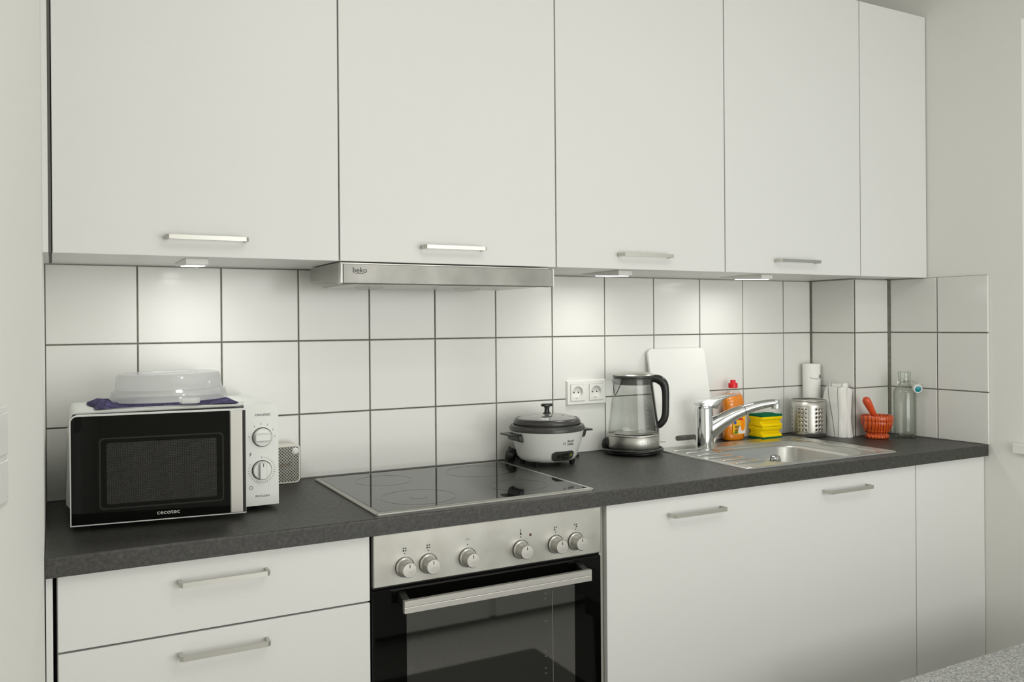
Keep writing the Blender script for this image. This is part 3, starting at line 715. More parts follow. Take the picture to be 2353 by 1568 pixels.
dc = thing('microwave_cover', 'milky translucent plastic plate cover resting on the purple cloth', 'cover', (.472, -.195, ctop))
# slightly tilted shell
TM = Matrix.Translation((.472, -.195, ctop)) @ Matrix.Rotation(math.radians(-.8), 4, 'Y') @ Matrix.Rotation(math.radians(-.6), 4, 'X') @ Matrix.Translation((-.472, .195, -ctop))
B().lathe([(.132, -.002), (.130, .001), (.1265, .006), (.1235, .018), (.119, .021), (.1155, .024), (.1125, .052), (.1085, .0585), (.100, .060), (.06, .060), (.058, .0585), (.0, .0585)], (.472, -.195, ctop), 72).xf(TM).obj('shell', M_dome, dc, 40)
B().prism([(.482, -.327), (.512, -.334), (.522, -.320), (.515, -.305), (.478, -.309)], 2, ctop - .005, ctop + .006, .002).obj('grip_tab', M_dome, dc)

# ------------------------------------------------------------------ small speaker behind the microwave
bs = thing('portable_speaker', 'small cream speaker with black mesh front beside the microwave', 'speaker', (.757, -.04, ZW))
px0, px1 = .708, .8085
B().prism(rrect(px0, px1, ZW + .001, ZW + .1045, .012, 5), 1, -.022, -.060, .0015).obj('body', M_cream, bs, 30)
B().prism(rrect(px0 + .004, px1 - .004, ZW + .006, ZW + .098, .009, 5), 1, -.0601, -.0616).obj('grill', M_grill, bs)
B().lathe([(0, -.004), (.004, -.005), (.0055, -.004), (.006, -.001), (.0085, -.001), (.0085, 0)], (.7955, -.0612, ZW + .0865), 22, axis='Y').obj('control_knob', M_white, bs, 40)
text_obj('lettering', 'Marshall', .0135, front(.763, -.0620, ZW + .052), mat('gold_ink', srgb(92, 78, 46), .4, .3), bs, shear=.3, sx=.8)

# ------------------------------------------------------------------ rice cooker
RC = (1.527, -.132)
rc = thing('rice_cooker', 'white rice cooker with grey rim and glass lid right of cooktop', 'rice cooker', (RC[0], RC[1], ZW))
B().lathe([(0, .1195), (.088, .1195), (.0885, .1230)], (*RC, ZW), 40).obj('lid_sheen_disc', M_mw, rc, 40)  # white disc under the lid, stands in for the bright reflection on its glass
def rbody(z): # outer radius by height
    P_ = [(.913, .070), (.917, .080), (.925, .0875), (.945, .0945), (.975, .1035), (1.002, .1095)]
    for (a, ra), (c, rb_) in zip(P_, P_[1:]):
        if z <= c: return ra + (rb_ - ra) * (z - a) / (c - a)
    return P_[-1][1]
zr = [.913, .9145, .917, .921, .926, .935, .95, .975, 1.002]
B().lathe([(0, .012)] + [(rbody(q), q - ZW) for q in zr] + [(.104, .104), (0, .104)], (*RC, ZW), 64).obj('body', M_mw, rc, 50)
B().lathe([(.1085, .1020), (.1125, .1050), (.1128, .1120), (.1095, .1180), (.1015, .1200), (.099, .1150), (.099, .1042)], (*RC, ZW), 64).obj('rim', M_dgrey, rc, 45)
lid = B().lathe([(.093, .1160), (.0985, .1195), (.1005, .1260), (.0975, .1330), (.0935, .1375), (.0895, .1385), (.088, .1360), (.088, .1200)], (*RC, ZW), 64).obj('lid', M_dgrey, rc, 45)
B().lathe([(.0, .1500), (.03, .1495), (.06, .1460), (.08, .1405), (.0885, .1368)], (*RC, ZW), 56).obj('lid_glass', M_lidglass, lid, 60)
B().lathe([(0, .1500), (.013, .1502), (.0125, .1520), (.0085, .1540), (.0075, .1660), (.0095, .1700), (.019, .1725), (.0195, .1765), (.017, .1795), (0, .1800)], (*RC, ZW), 32, sy=.7).obj('lid_knob', M_black, lid, 40)
for sgn in (-1, 1):
    b = B(); hwz = .012
    x0h, x1h = RC[0] + sgn * .098, RC[0] + sgn * .143
    b.box(x0h, x1h, RC[1] - .032, RC[1] + .032, .9935, .9985, .002, 2)
    b.prism([(x0h, .995), (RC[0] + sgn * .119, .995), (RC[0] + sgn * .1135, .9775), (RC[0] + sgn * .098, .9735)], 1, RC[1] - .035, RC[1] + .035, .002)
    b.obj('handle', M_black, rc)
for a in (35, 145, 215, 325):
    aa = math.radians(a); fx, fy = RC[0] + .074 * math.cos(aa), RC[1] + .074 * math.sin(aa)
    B().lathe([(0, 0), (.007, 0), (.010, .0155), (0, .0155)], (fx, fy, ZW + .0003), 12).obj('foot', M_black, rc)
def patch(a0, a1, zlo, zhi, off, thick=.0025, na=14, nz=6, rnd=.3, cfun=rbody, c=RC):
    b = B(); g = []
    for lay in (off, off - thick):
        for j in range(nz + 1):
            zz = zlo + (zhi - zlo) * j / nz; v = abs(2 * j / nz - 1)
            sh = (a1 - a0) * .5 * rnd * (1 - math.sqrt(max(0, 1 - v ** 3))) if rnd else 0
            for i in range(na + 1):
                aa = math.radians(a0 + sh + (a1 - a0 - 2 * sh) * i / na); r = cfun(zz) + lay
                g.append((c[0] + r * math.cos(aa), c[1] + r * math.sin(aa), zz))
    m_ = (na + 1) * (nz + 1); fs = []
    for j in range(nz):
        for i in range(na):
            a = j * (na + 1) + i; q = (a, a + 1, a + na + 2, a + na + 1); fs += [q, tuple(m_ + k for k in q[::-1])]
    bd = list(range(na + 1)) + [j * (na + 1) + na for j in range(1, nz + 1)] + [nz * (na + 1) + i for i in range(na - 1, -1, -1)] + [j * (na + 1) for j in range(nz - 1, 0, -1)]
    for k in range(len(bd)): a, cc = bd[k], bd[(k + 1) % len(bd)]; fs.append((a, m_ + a, m_ + cc, cc))
    return b.raw(g, fs)
cpn = patch(-112, -66, .9185, .9485, .0035, .006).obj('switch_panel', M_dgrey, rc, 40)
patch(-103, -95, .928, .940, .0045, .002).obj('switch_recess', M_black, cpn, 40)
patch(-93, -80, .926, .942, .0050, .002).obj('switch_frame', M_black, cpn, 40)
patch(-90, -83, .932, .936, .0068, .002).obj('switch_lever', M_dgrey, cpn, 40)
patch(-75, -71.5, .932, .9385, .0048, .002).obj('indicator', mat('yellow_green_print', srgb(150, 160, 40), .4), cpn, 40)
def on_body(deg, zz, off=.0006):
    r = rbody(zz) + off; a = math.radians(deg)
    return Matrix.Translation((RC[0] + r * math.cos(a), RC[1] + r * math.sin(a), zz)) @ Matrix.Rotation(a + PI / 2, 4, 'Z') @ Matrix.Rotation(PI / 2, 4, 'X')
text_obj('lettering', 'Russell\nHobbs', .0092, on_body(-79, .9735, .0012), M_ink, rc, sx=.95)
b = B().lathe([(.0035, 0), (.0048, 0), (.0048, .0004), (.0035, .0004)], (0, 0, 0), 18, sx=.8).xf(on_body(-91, .973, .0006)); b.obj('emblem', M_gink, rc)
pg = B().lathe([(0, 0), (.013, .001), (.017, .012), (.018, .026), (.012, .033), (.008, .040), (0, .041)], (0, 0, 0), 20).xf(Matrix.Translation((1.446, -.052, ZW + .021)) @ Matrix.Rotation(.35, 4, 'Y') @ Matrix.Rotation(.2, 4, 'X') @ Matrix.Translation((0, 0, -.018)))
pg.obj('power_plug', M_black, rc, 45)
B().sweep([(1.446, -.050, ZW + .04), (1.45, -.035, ZW + .042), (1.47, -.012, ZW + .012), (1.53, -.008, ZW + .0045), (1.63, -.02, ZW + .0045), (1.672, -.045, ZW + .012), (1.672, -.075, ZW + .0045), (1.64, -.075, ZW + .012), (1.60, -.07, ZW + .022)], .0038, 10, smooth_n=6).obj('power_cord', M_black, rc, 60)

# ------------------------------------------------------------------ glass kettle
KC = (1.867, -.101)
kt = thing('glass_kettle', 'glass electric kettle with steel base and black handle below wall socket', 'kettle', (KC[0], KC[1], ZW))
hd_ = Vector((.812, -.583, 0)); KF = Vector((-.583, -.812, 0))
B().lathe([(0, 0.0003), (.076, .0003), (.078, .004), (.078, .012), (.070, .0165), (0, .0165)], (*KC, ZW), 56).obj('power_base', M_black, kt, 40)
B().lathe([(0, .0175), (.0795, .0175), (.0812, .021), (.0812, .0585), (.0795, .0610), (0, .0610)], (*KC, ZW), 64).obj('steel_body', M_steel, kt, 35)
B().lathe([(.0815, .0588), (.083, .0605), (.083, .064), (.0808, .0655), (.0795, .0620)], (*KC, ZW), 64).obj('band', M_nickel, kt, 40)
def kr(h): return .0800 + (.0615 - .0800) * min(1, max(0, (h - .085) / .155))
gp = [(.0795, .063), (.0808, .070), (.0805, .082)] + [(kr(h), h) for h in (.10, .13, .16, .19, .22, .242)]
B().lathe(gp, (*KC, ZW), 64).obj('glass_jug', M_glass, kt, 60)
B().lathe([(.058, .222), (.0615, .224), (.0622, .243), (.0595, .245), (.056, .243)], (*KC, ZW), 56).obj('filter_collar', M_dgrey, kt, 40)
kl = B().lathe([(.0, .2440), (.0655, .2440), (.0668, .2475), (.0655, .2515), (.0, .2515)], (*KC, ZW), 56).obj('lid', M_dgrey, kt, 40)
B().lathe([(.0652, .2518), (.0630, .2560), (.050, .2595), (.03, .2610), (0, .2612)], (*KC, ZW), 56).obj('lid_plate', M_nickel, kl, 50)
B().lathe([(0, .001), (.05, .001), (.062, .0)], (*KC, ZW + .0655), 48).obj('heating_plate', M_nickel, kt, 40)
def KP(u, z, f=0): p = Vector((KC[0], KC[1], 0)) + hd_ * u + KF * f; return (p.x, p.y, ZW + z)
B().sweep([KP(.050, .2400), KP(.066, .2405), KP(.082, .2365), KP(.0960, .2240), KP(.1015, .200), KP(.1020, .165), KP(.1010, .128), KP(.0955, .108), KP(.0860, .095), KP(.0770, .086), KP(.0745, .080)],
          [(.0105, .013), (.0125, .0135), (.0145, .0135), (.0140, .013), (.0120, .0125), (.0115, .012), (.0115, .012), (.0115, .012), (.0110, .0115), (.009, .010), (.005, .006)], 16, up=KF, smooth_n=4).obj('handle', M_black, kt, 60)
B().sweep([KP(.0555, .236), KP(.0775, .070)], [(.012, .004), (.010, .004)], 12, up=hd_).obj('handle_bracket', M_dgrey, kt, 60)
SD = (hd_ * -.86 + KF * .51); SS = (hd_ * .51 + KF * .86)
def SP(r, side, z): p = Vector((KC[0], KC[1], 0)) + SD * r + SS * side; return (p.x, p.y, ZW + z)
sv = [SP(.055, .024, .243), SP(.055, -.024, .243), SP(.080, 0, .2405), SP(.0665, 0, .192), SP(.0625, .020, .222), SP(.0625, -.020, .222)]
B().raw(sv, [(0, 2, 4), (1, 5, 2), (4, 2, 3), (5, 3, 2)]).obj('spout', thin_glass('spout_glass', (.9, .91, .9, 1), (.6, .6, .6, 1), .04, .3, (.9, .9, .88, 1)), kt)
B().sweep([SP(.0585, .025, .240), SP(.0620, .021, .220), SP(.0675, 0, .1895), SP(.0620, -.021, .220), SP(.0585, -.025, .240)], .0014, 6, smooth_n=3).obj('spout_edge', M_dgrey, kt, 60)
B().sweep([KP(.083, .040, 0), KP(.100, .040, 0)], [(.004, .0045), (.005, .0035)], 12).obj('switch', M_white, kt, 50)
ka = math.atan2(-.812 * .068 + -.583 * .046, -.583 * .068 + .812 * .046)
for q, ch in enumerate('ariete'):
    a = ka + (q - 2.5) * .105
    text_obj('lettering', ch, .013, Matrix.Translation((KC[0] + .0816 * math.cos(a), KC[1] + .0816 * math.sin(a), ZW + .045)) @ Matrix.Rotation(a + PI / 2, 4, 'Z') @ Matrix.Rotation(PI / 2, 4, 'X'), M_wink, kt)
mk = B()
for k in range(7):
    zz = .095 + k * .014; a = math.atan2(-.583, .812) - .95
    mk.box(-.004 if k % 3 == 0 else -.0022, .0022, -.0002, .0002, -.0005, .0005, 0)
    M_ = Matrix.Translation((KC[0] + (kr(zz) + .0006) * math.cos(a), KC[1] + (kr(zz) + .0006) * math.sin(a), ZW + zz)) @ Matrix.Rotation(a + PI / 2, 4, 'Z')
    mk.xf(M_, len(mk.v) - 8)
mk.obj('level_marks', M_wink, kt)
random.seed(7); spk = B()
for k in range(34):
    a = random.uniform(-PI * .95, -.1) ; hh = .07 + .12 * random.random() ** 1.8; rr = kr(hh) - .0006; s = random.uniform(.0004, .0010)
    c = Vector((KC[0] + rr * math.cos(a), KC[1] + rr * math.sin(a), ZW + hh)); spk.lathe([(0, -s), (s, 0), (0, s)], c, 6)
spk.obj('limescale_specks', M_ink, kt, kind='stuff')
pts = []
for k in range(90):
    t = k / 89 * 2 * PI * 2.6 + 2.2; rr = .0868 + .0035 * math.sin(t * 1.3) + .004 * (k / 89)
    pts.append((KC[0] + rr * math.cos(t), min(-.006, KC[1] + rr * math.sin(t)), ZW + .0060 + .0085 * abs(math.sin(t * .63 + .4)) + .0035 * (k / 89)))
B().sweep(pts, .0041, 10).obj('power_cord', M_black, kt, 60)
B().lathe([(0, 0), (.015, .002), (.018, .012), (.016, .026), (.009, .036), (0, .037)], (0, 0, 0), 20).xf(Matrix.Translation(KP(-.088, .012, -.02)) @ Matrix.Rotation(.15, 4, 'X')).obj('power_plug', M_black, kt, 45)

# ------------------------------------------------------------------ wall socket
def holed_plate(x0, x1, z0, z1, r, hx0, hx1, hz0, hz1, hr, y0, y1):
    n = 8; out = rrect(x0, x1, z0, z1, r, n); inn = rrect(hx0, hx1, hz0, hz1, hr, n)
    F = lambda L, y: [(a, y, c) for a, c in L]
    b = B(); b.loft([F(inn, y0), F(out, y0), F(out, y1), F(inn, y1), F(inn, y0)], False, False); return b
so = thing('double_socket', 'white double wall socket on the tiles above the rice cooker', 'socket', (1.748, -.004, 1.095))
fb = holed_plate(1.672, 1.748, 1.055, 1.1355, .0006, 1.7125 - .0272, 1.7125 + .0272, 1.0955 - .0272, 1.0955 + .0272, .0006, -.0004, -.0095)
f2 = holed_plate(1.748, 1.824, 1.055, 1.1355, .0006, 1.7835 - .0272, 1.7835 + .0272, 1.0955 - .0272, 1.0955 + .0272, .0006, -.0004, -.0095)
fb.raw(f2.v, f2.f)
for q, p in enumerate(fb.v):
    if p.y < -.005:      # soften the outer rim
        ex = min(p.x - 1.672, 1.824 - p.x); ez = min(p.z - 1.055, 1.1355 - p.z)
        if ex < .001: p.x += .0035 * (1 if p.x < 1.75 else -1)
        if ez < .001: p.z += .0035 * (1 if p.z < 1.09 else -1)
fb.obj('frame', M_white, so)
for x in (1.7125, 1.7835):
    # square insert with a round recess
    b = B(); n = 32; sq = []
    for k in range(n):
        a = 2 * PI * k / n; c_, s_ = math.cos(a), math.sin(a); m_ = max(abs(c_), abs(s_)); sq.append((c_ / m_, s_ / m_))
    h = .0265; ring = lambda r, y: [(x + r * math.cos(2 * PI * k / n), y, 1.0955 + r * math.sin(2 * PI * k / n)) for k in range(n)]
    sqr = lambda r, y: [(x + r * p[0], y, 1.0955 + r * p[1]) for p in sq]
    b.loft([sqr(h, -.0093), sqr(h, -.0112), sqr(h - .001, -.0118), ring(.0200, -.0118), ring(.0192, -.0100), ring(.0188, -.0008)], False, True)
    ins = b.obj('insert', M_white, so, 30)
    for q in (-.0085, .0085): B().lathe([(0, 0), (.0026, 0)], (x + q, -.0010, 1.0955), 12, axis='Y').obj('pin_hole', M_ink, ins)
    B().box(x - .003, x + .003, -.009, -.002, 1.0955 + .0165, 1.0955 + .0185).obj('earth_clip', M_nickel, ins)
    B().box(x - .003, x + .003, -.009, -.002, 1.0955 - .0185, 1.0955 - .0165).obj('earth_clip', M_nickel, ins)

# ------------------------------------------------------------------ cutting board leaning on the tiles
cbM = Matrix.Translation((0, -.0735, ZW + .0014)) @ Matrix.Rotation(-math.atan2(.062, .325), 4, 'X')
b = holed_plate(1.988, 2.232, 0, .334, .018, 2.058, 2.172, .020, .037, .0084, -.0045, .0045).xf(cbM)
tag(b.obj('cutting_board', M_board, None, 30), 'white plastic cutting board leaning on the tiles behind the tap', 'cutting board')

# ------------------------------------------------------------------ washing-up liquid
SC = (2.343, -.0395)
sl = thing('soap_bottle', 'orange washing-up liquid bottle with red cap behind the tap', 'bottle', (*SC, ZW))
prof = [(.030, .0006), (.038, .002), (.0415, .008), (.0425, .03), (.0425, .07), (.0405, .095), (.0395, .105), (.0425, .125), (.0425, .142), (.036, .158), (.026, .170), (.017, .181), (.0125, .189)]
B().lathe(prof, (*SC, ZW), 44, sy=.62, cap0=True, power=2.6).obj('bottle', M_pet, sl, 60)
lq = [(max(.004, r - .0012), h + .0008) for r, h in prof if h < .165] + [(.0285, .166), (0, .1661)]
B().lathe(lq, (*SC, ZW), 44, sy=.61, cap0=True, power=2.6).obj('liquid', M_orange, sl, 60)
B().lathe([(.0, .186), (.0145, .186), (.0165, .188), (.0165, .2), (.0150, .2035), (.0095, .2045), (.0095, .213), (.0085, .2145), (0, .2145)], (*SC, ZW), 32).obj('cap', M_red, sl, 35)
ly = SC[1] - .0425 * .62 - .0006
lab = B().prism(rrect(SC[0] - .026, SC[0] + .031, ZW + .024, ZW + .100, .006, 4), 1, ly + .003, ly - .0006, .0003).obj('label', M_lyel, sl)
B().prism(rrect(SC[0] - .002, SC[0] + .030, ZW + .026, ZW + .052, .005, 4), 1, ly - .0006, ly - .0008).obj('white_patch', M_lwhite, lab)
B().prism(rrect(SC[0] + .010, SC[0] + .028, ZW + .036, ZW + .078, .008, 4), 1, ly - .0008, ly - .0010).obj('orange_patch', M_orange, lab)
B().prism(rrect(SC[0] - .002, SC[0] + .020, ZW + .074, ZW + .080, .002, 3), 1, ly - .0010, ly - .0012).obj('red_band', M_red, lab)
B().prism(rrect(SC[0] + .004, SC[0] + .018, ZW + .090, ZW + .099, .003, 3), 1, ly - .0006, ly - .0012).obj('top_patch', M_lwhite, lab)
B().lathe([(0, -.0009), (.0065, -.0009)], (SC[0] - .016, ly, ZW + .066), 20, axis='Y').obj('blue_disc', M_lblue, lab)
for k, (a, c_) in enumerate(((-.018, .006), (-.018, .003), (-.016, .0), (-.018, -.003))):
    B().box(SC[0] + a, SC[0] + c_, ly - .0010, ly - .0013, ZW + .052 - k * .005, ZW + .0545 - k * .005).obj('text_line', M_ink, lab)
B().prism([(SC[0] - .024, ZW + .027), (SC[0] - .006, ZW + .027), (SC[0] - .004, ZW + .034), (SC[0] - .014, ZW + .037)], 1, ly - .0007, ly - .0010).obj('leaf_print', M_lgreen, lab)

# ------------------------------------------------------------------ sponges
def sponge(z0, flip, label, dx=0, rz=0):
    t = thing('sponge', label, 'sponge', (2.484 + dx, -.052, z0), 'stacked yellow sponges by the sink')
    x0, x1, y0, y1 = 2.436 + dx, 2.530 + dx, -.0165, -.088
    H = .043; s0, s1 = (.007, H) if flip else (0, H - .007)
    prof = [(y0, s0), (y0, s0 + .008), (y0 - .010, s0 + .014), (y0 - .010, s0 + .021), (y0, s0 + .027), (y0, s1), (y1, s1), (y1, s0 + .027), (y1 + .012, s0 + .021), (y1 + .012, s0 + .014), (y1, s0 + .008), (y1, s0)]
    M_ = Matrix.Translation((2.484 + dx, -.052, 0)) @ Matrix.Rotation(rz, 4, 'Z') @ Matrix.Translation((-2.484 - dx, .052, 0))
    B().prism([(y, z0 + h) for y, h in prof], 0, x0, x1, .002, 2).xf(M_).obj('foam', M_yellow, t, 30)
    b = B(); zz0, zz1 = (z0 + .0004, z0 + .0068) if flip else (z0 + H - .0068, z0 + H)
    n = 12; top = []
    for j in range(n + 1):
        for i in range(n + 1):
            top.append((x0 + (x1 - x0) * i / n + random.uniform(-.0006, .0006), y1 + (y0 - y1) * j / n + random.uniform(-.0006, .0006), zz1 + random.uniform(-.001, .0015) if not flip else zz1))
    m_ = len(top); vs = top + [(x, y, zz0) for x, y, _ in top]; fs = []
    for j in range(n):
        for i in range(n): a = j * (n + 1) + i; q = (a, a + 1, a + n + 2, a + n + 1); fs += [q, tuple(m_ + k for k in q[::-1])]
    bd = list(range(n + 1)) + [j * (n + 1) + n for j in range(1, n + 1)] + [n * (n + 1) + i for i in range(n - 1, -1, -1)] + [j * (n + 1) for j in range(n - 1, 0, -1)]
    for k in range(len(bd)): a, c = bd[k], bd[(k + 1) % len(bd)]; fs.append((a, m_ + a, m_ + c, c))
    b.raw(vs, fs).xf(M_).obj('scouring_pad', M_green, t, 60)
sponge(ZW + .0006, True, 'lower yellow sponge of the two stacked beside the soap bottle', 0, .02)
sponge(ZW + .0442, False, 'upper yellow sponge with green scouring side up, atop the other', .001, -.03)

# ------------------------------------------------------------------ perforated steel utensil holder
UC = (2.655, -.0945); R_ = .0608
uh = thing('utensil_holder', 'perforated stainless steel utensil holder between sponges and paper roll', 'utensil holder', (*UC, ZW))
NA, H0, H1 = 30, .020, .109; rows = 6; b = B()
def cyl(a, h, r=R_): return (UC[0] + r * math.cos(a), UC[1] + r * math.sin(a), ZW + h)
dh = (H1 - H0) / rows; da = 2 * PI / NA
for i in range(NA):
    a0 = i * da + .073; am = a0 + da / 2
    for j in range(rows):
        h0 = H0 + j * dh; hm = h0 + dh / 2
        corner = []
        for k in range(8):
            t = 2 * PI * k / 8 + PI / 8; c_, s_ = math.cos(t), math.sin(t); m_ = max(abs(c_), abs(s_))
            corner.append((am + da / 2 * c_ / m_, hm + dh / 2 * s_ / m_))
        outer = corner
        if i % 5 < 3:
            rr = .0033; inner = [(am + rr / R_ * math.cos(2 * PI * k / 8 + PI / 8), hm + rr * math.sin(2 * PI * k / 8 + PI / 8)) for k in range(8)]
            vs = [cyl(*p) for p in outer] + [cyl(*p) for p in inner]
            b.raw(vs, [(k, (k + 1) % 8, 8 + (k + 1) % 8, 8 + k) for k in range(8)])
            cs = [cyl(a0, h0), cyl(a0 + da, h0), cyl(a0 + da, h0 + dh), cyl(a0, h0 + dh)]
            o_ = [cyl(*p) for p in outer]
            b.raw([cs[2], o_[0], o_[1]], [(0, 1, 2)]); b.raw([cs[3], o_[2], o_[3]], [(0, 1, 2)]); b.raw([cs[0], o_[4], o_[5]], [(0, 1, 2)]); b.raw([cs[1], o_[6], o_[7]], [(0, 1, 2)])
        else:
            b.raw([cyl(a0, h0), cyl(a0 + da, h0), cyl(a0 + da, h0 + dh), cyl(a0, h0 + dh)], [(0, 1, 2, 3)])
    b.raw([cyl(a0, .003), cyl(a0 + da, .003), cyl(a0 + da, H0), cyl(a0, H0)], [(0, 1, 2, 3)])
    b.raw([cyl(a0, H1), cyl(a0 + da, H1), cyl(a0 + da, .132), cyl(a0, .132)], [(0, 1, 2, 3)])
bo = b.obj('perforated_wall', M_nickel, uh)
bm = bmesh.new(); bm.from_mesh(bo.data); bmesh.ops.remove_doubles(bm, verts=bm.verts, dist=.00005)
bmesh.ops.recalc_face_normals(bm, faces=bm.faces); bm.to_mesh(bo.data); bm.free()
bo.data.polygons.foreach_set('use_smooth', [True] * len(bo.data.polygons))
so_ = bo.modifiers.new('thickness', 'SOLIDIFY'); so_.thickness = .0008; so_.offset = -1
B().lathe([(R_ - .001, .131), (R_ + .0008, .131), (R_ + .0012, .133), (R_ - .0002, .1348), (R_ - .0018, .133), (R_ - .001, .131)], (*UC, ZW), 48).obj('rim', M_nickel, uh, 60)
B().lathe([(0, .001), (R_ - .004, .0005), (R_, .004), (R_ - .0015, .006), (0, .005)], (*UC, ZW), 48).obj('base', M_nickel, uh, 50)

# ------------------------------------------------------------------ kitchen roll
PC = (2.7335, -.0375)
pr = thing('kitchen_roll', 'slim roll of white kitchen paper standing behind the steel holder', 'paper roll', (*PC, ZW))
B().lathe([(.012, .001), (.0315, .001), (.0325, .003), (.0325, .2585), (.0315, .260), (.0125, .2595), (.012, .2585), (.012, .001)], (*PC, ZW), 48).obj('paper', M_paper, pr, 40)
B().lathe([(.0122, .0012), (.0119, .2575), (.0112, .2575), (.0112, .0012)], (*PC, ZW), 24).obj('core', mat('cardboard', srgb(170, 160, 140), .9), pr, 40)
pts = [(PC[0] + .0332 * math.cos(a), PC[1] + .0332 * math.sin(a), ZW + .210 - .006 * math.sin(k * .5)) for k, a in enumerate([math.radians(215 + 13 * q) for q in range(9)])]
B().sweep(pts, .0009, 6).obj('sheet_edge', M_gink, pr, 60)
em = B().lathe([(.0052, 0), (.0068, 0), (.0068, .0006), (.0052, .0006)], (0, 0, 0), 22)
em.lathe([(0, .0006), (.0032, .0006)], (0, 0, 0), 14)
a = math.radians(287); em.xf(Matrix.Translation((PC[0] + .0331 * math.cos(a), PC[1] + .0331 * math.sin(a), ZW + .214)) @ Matrix.Rotation(a + PI / 2, 4, 'Z') @ Matrix.Rotation(PI / 2, 4, 'X')).obj('emblem', M_gink, pr)

# ------------------------------------------------------------------ rolled tea towel
TC = Vector((2.7375, -.152, ZW + .0006))
tw = thing('tea_towel', 'folded white tea towel with thin grey stripes leaning on corner tiles', 'towel', tuple(TC))
def towel_part(cx, cy, hx, hy, H, seed, lean=0, name='folded_body', flare=.08):
    random.seed(seed); b = B(); loops = []; n = 36; ph = [random.uniform(0, 6) for _ in range(5)]
    for k in range(26):
        v = k / 25; zz = TC.z + H * v; s = 1 + flare * (1 - v) ** 3 + .05 * math.sin(v * 9 + ph[0]); s *= 1 if v < .94 else (1 - (v - .94) * 1.6)
        L = []
        for i in range(n):
            t = 2 * PI * i / n; c_, s_ = math.cos(t), math.sin(t)
            px_ = math.copysign(abs(c_) ** .55, c_) * hx; py_ = math.copysign(abs(s_) ** .6, s_) * hy
            wv = 1 + .05 * math.sin(3 * t + v * 7 + ph[1]) + .035 * math.sin(7 * t - v * 4 + ph[2])
            L.append((cx + px_ * s * wv + lean * v, cy + py_ * s * wv + .004 * math.sin(v * 6 + ph[3]), zz + (.0025 * math.sin(2 * t + ph[4]) if k >= 24 else 0)))
        loops.append(L)
    return b.loft(loops).obj(name, M_towel, tw, 60)
towel_part(TC.x - .004, TC.y - .003, .0195, .0440, .181, 3)
towel_part(TC.x + .012, TC.y + .006, .0135, .0400, .192, 5, 0, 'inner_fold', .02)
towel_part(TC.x + .006, TC.y - .043, .0110, .0130, .176, 9, .002, 'outer_flap', .12)

# ------------------------------------------------------------------ mortar and pestle
MC = (2.811, -.268)
mo = thing('mortar', 'reddish wooden mortar bowl in front of the tiled corner pillar', 'mortar', (*MC, ZW))
pm = [(0, .0004), (.036, .0004), (.0405, .004), (.0415, .009), (.039, .0140), (.034, .0170), (.0335, .0190), (.040, .0225), (.0445, .0285), (.0435, .0300), (.0475, .036), (.052, .050), (.0545, .0595),
      (.0540, .0605), (.0550, .0620), (.0545, .0632), (.0553, .0645), (.0560, .073), (.0550, .0805), (.0530, .0830), (.0500, .0820), (.0480, .074), (.044, .050), (.032, .034), (.012, .028), (0, .027)]
B().lathe(pm, (*MC, ZW), 56).obj('bowl', M_wood, mo, 50)
pe0 = Vector((MC[0] + .018, MC[1] + .004, ZW + .0455)); pe1 = Vector((2.757, -.262, ZW + .146)); ax = (pe1 - pe0).normalized(); Lp = (pe1 - pe0).length
q = Vector((0, 0, 1)).rotation_difference(ax).to_matrix().to_4x4()
tag(B().lathe([(0, 0), (.009, .0015), (.0125, .007), (.0125, .014), (.0095, .035), (.0105, .06), (.0130, .085), (.0142, Lp - .022), (.0135, Lp - .008), (.009, Lp - .001), (0, Lp)], (0, 0, 0), 32)
    .xf(Matrix.Translation(pe0) @ q).obj('pestle', mat('red_pestle_wood', srgb(206, 80, 40), .35, noise=.25, nscale=30, stretch=(1, 1, .2)), None, 50), 'reddish wooden pestle leaning out of the mortar', 'pestle')

# ------------------------------------------------------------------ swing-top glass bottle
BC = (2.9235, -.296)
bt = thing('swing_top_bottle', 'empty clear glass bottle with open swing stopper by the right wall', 'bottle', (*BC, ZW))
B().lathe([(0, .008), (.02, .006), (.032, .0012), (.0375, .003), (.0388, .010), (.0390, .10), (.0388, .160), (.036, .172), (.030, .179), (.0235, .184), (.0205, .190), (.0200, .215), (.0215, .222), (.0215, .232), (.0195, .236), (.0150, .236), (.0140, .232), (.0150, .192), (.020, .183), (.030, .173), (.0350, .16), (.0352, .012), (.028, .008), (0, .012)], (*BC, ZW), 56).obj('glass_body', M_bglassy, bt, 60)
rt = Vector((.609, -.793, 0)); fw = Vector((-.793, -.609, 0))
def BP(u, z, f=0): p = Vector((BC[0], BC[1], 0)) + rt * u + fw * f; return (p.x, p.y, ZW + z)
B().lathe([(.0207, .199), (.0222, .2005), (.0207, .202)], (*BC, ZW), 32).obj('neck_wire', M_chrome, bt, 60)
B().sweep([BP(-.0215, .201, .004), BP(-.021, .190, .008), BP(-.022, .184, .010), BP(.000, .180, .0235), BP(.030, .172, .026)], .0012, 8, smooth_n=4).obj('bail_wire', M_chrome, bt, 60)
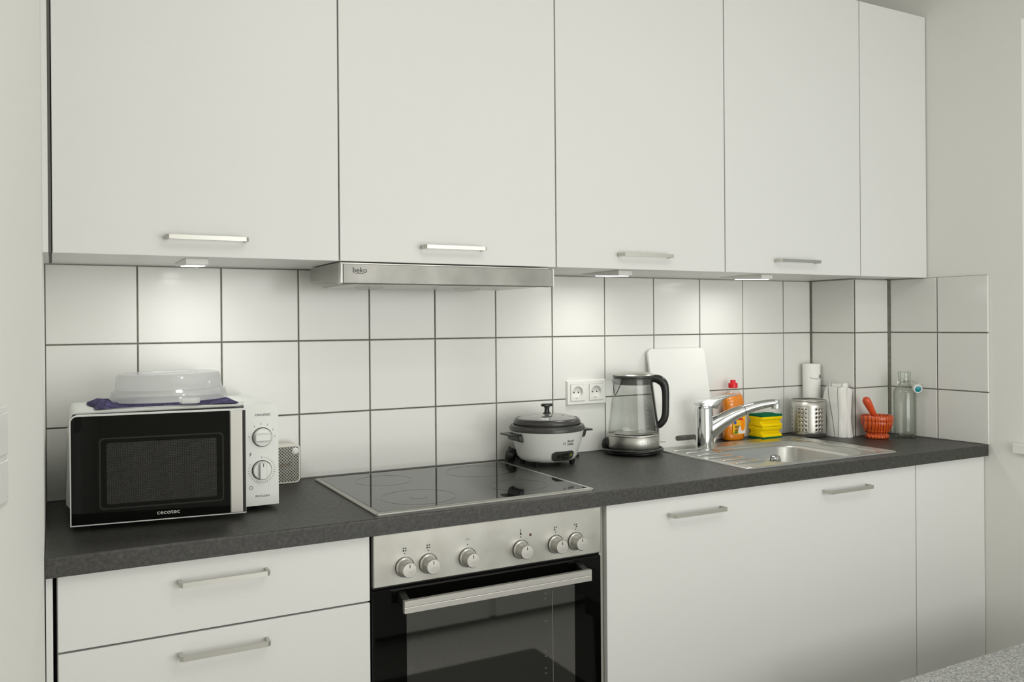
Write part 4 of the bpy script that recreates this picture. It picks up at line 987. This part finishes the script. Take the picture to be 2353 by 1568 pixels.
B().sweep([BP(.021, .203, .006), BP(.040, .198, .012), BP(.056, .192, .010), BP(.060, .188, .014), BP(.048, .186, .022), BP(.035, .184, .024)], .0012, 8, smooth_n=4).obj('bail_wire', M_chrome, bt, 60)
sd = (fw * .9 + rt * .35 + Vector((0, 0, -.15))).normalized(); qs = Vector((0, 0, 1)).rotation_difference(sd).to_matrix().to_4x4()
MS = Matrix.Translation(BP(.042, .176, .018)) @ qs
st = B().lathe([(0, -.012), (.011, -.012), (.0135, -.008), (.0165, -.003), (.0165, .004), (.0140, .0075), (0, .0075)], (0, 0, 0), 32).xf(MS).obj('stopper', M_white, bt, 40)
B().lathe([(0, .0086), (.0095, .0084), (.0112, .0074)], (0, 0, 0), 28).xf(MS).obj('stopper_disc', M_teal, st, 40)

# ------------------------------------------------------------------ grey upholstered bench in the foreground
bn = thing('upholstered_bench', 'grey speckled fabric bench top in the bottom right corner', 'bench', (2.4, -1.22, 0))
B().prism(rrect(1.91, 2.955, -1.47, -.973, .02, 4), 2, .33, .45, .006, 2).obj('cushion', M_felt, bn, 30)
B().box(1.94, 2.93, -1.44, -1.0, .25, .329, .004).obj('frame', M_dgrey, bn)
for x in (1.98, 2.89):
    for y in (-1.40, -1.04):
        B().lathe([(0, 0), (.016, 0), (.024, .25), (0, .25)], (x, y, 0), 16).obj('leg', M_black, bn, 40)

# ------------------------------------------------------------------ sideboard behind the camera, seen mirrored in the oven glass
sbd = thing('sideboard', 'low white sideboard opposite the kitchen, seen only mirrored in the oven door', 'sideboard', (2.1, -2.4, 0))
B().box(1.37, 2.95, -2.62, -2.172, .03, .60, .003).obj('body', M_door, sbd)
B().box(1.41, 2.91, -2.59, -2.20, .0, .029).obj('plinth', M_dark, sbd)
for k in range(3):
    B().box(1.378 + .522 * k + .033 * (k > 0), 1.900 + .522 * k + .030 * (k > 0), -2.1715, -2.153, .033, .597, .001).obj('door', M_door, sbd)
tag(B().prism(rrect(.35, 1.93, -1.80, -.70, .02, 3), 2, .0005, .010, .003).obj('rug', mat('dark_rug', srgb(78, 77, 74), .95, spec=.1, bump=1, bscale=200)), 'dark grey rug on the floor, seen only mirrored in the oven door', 'rug')
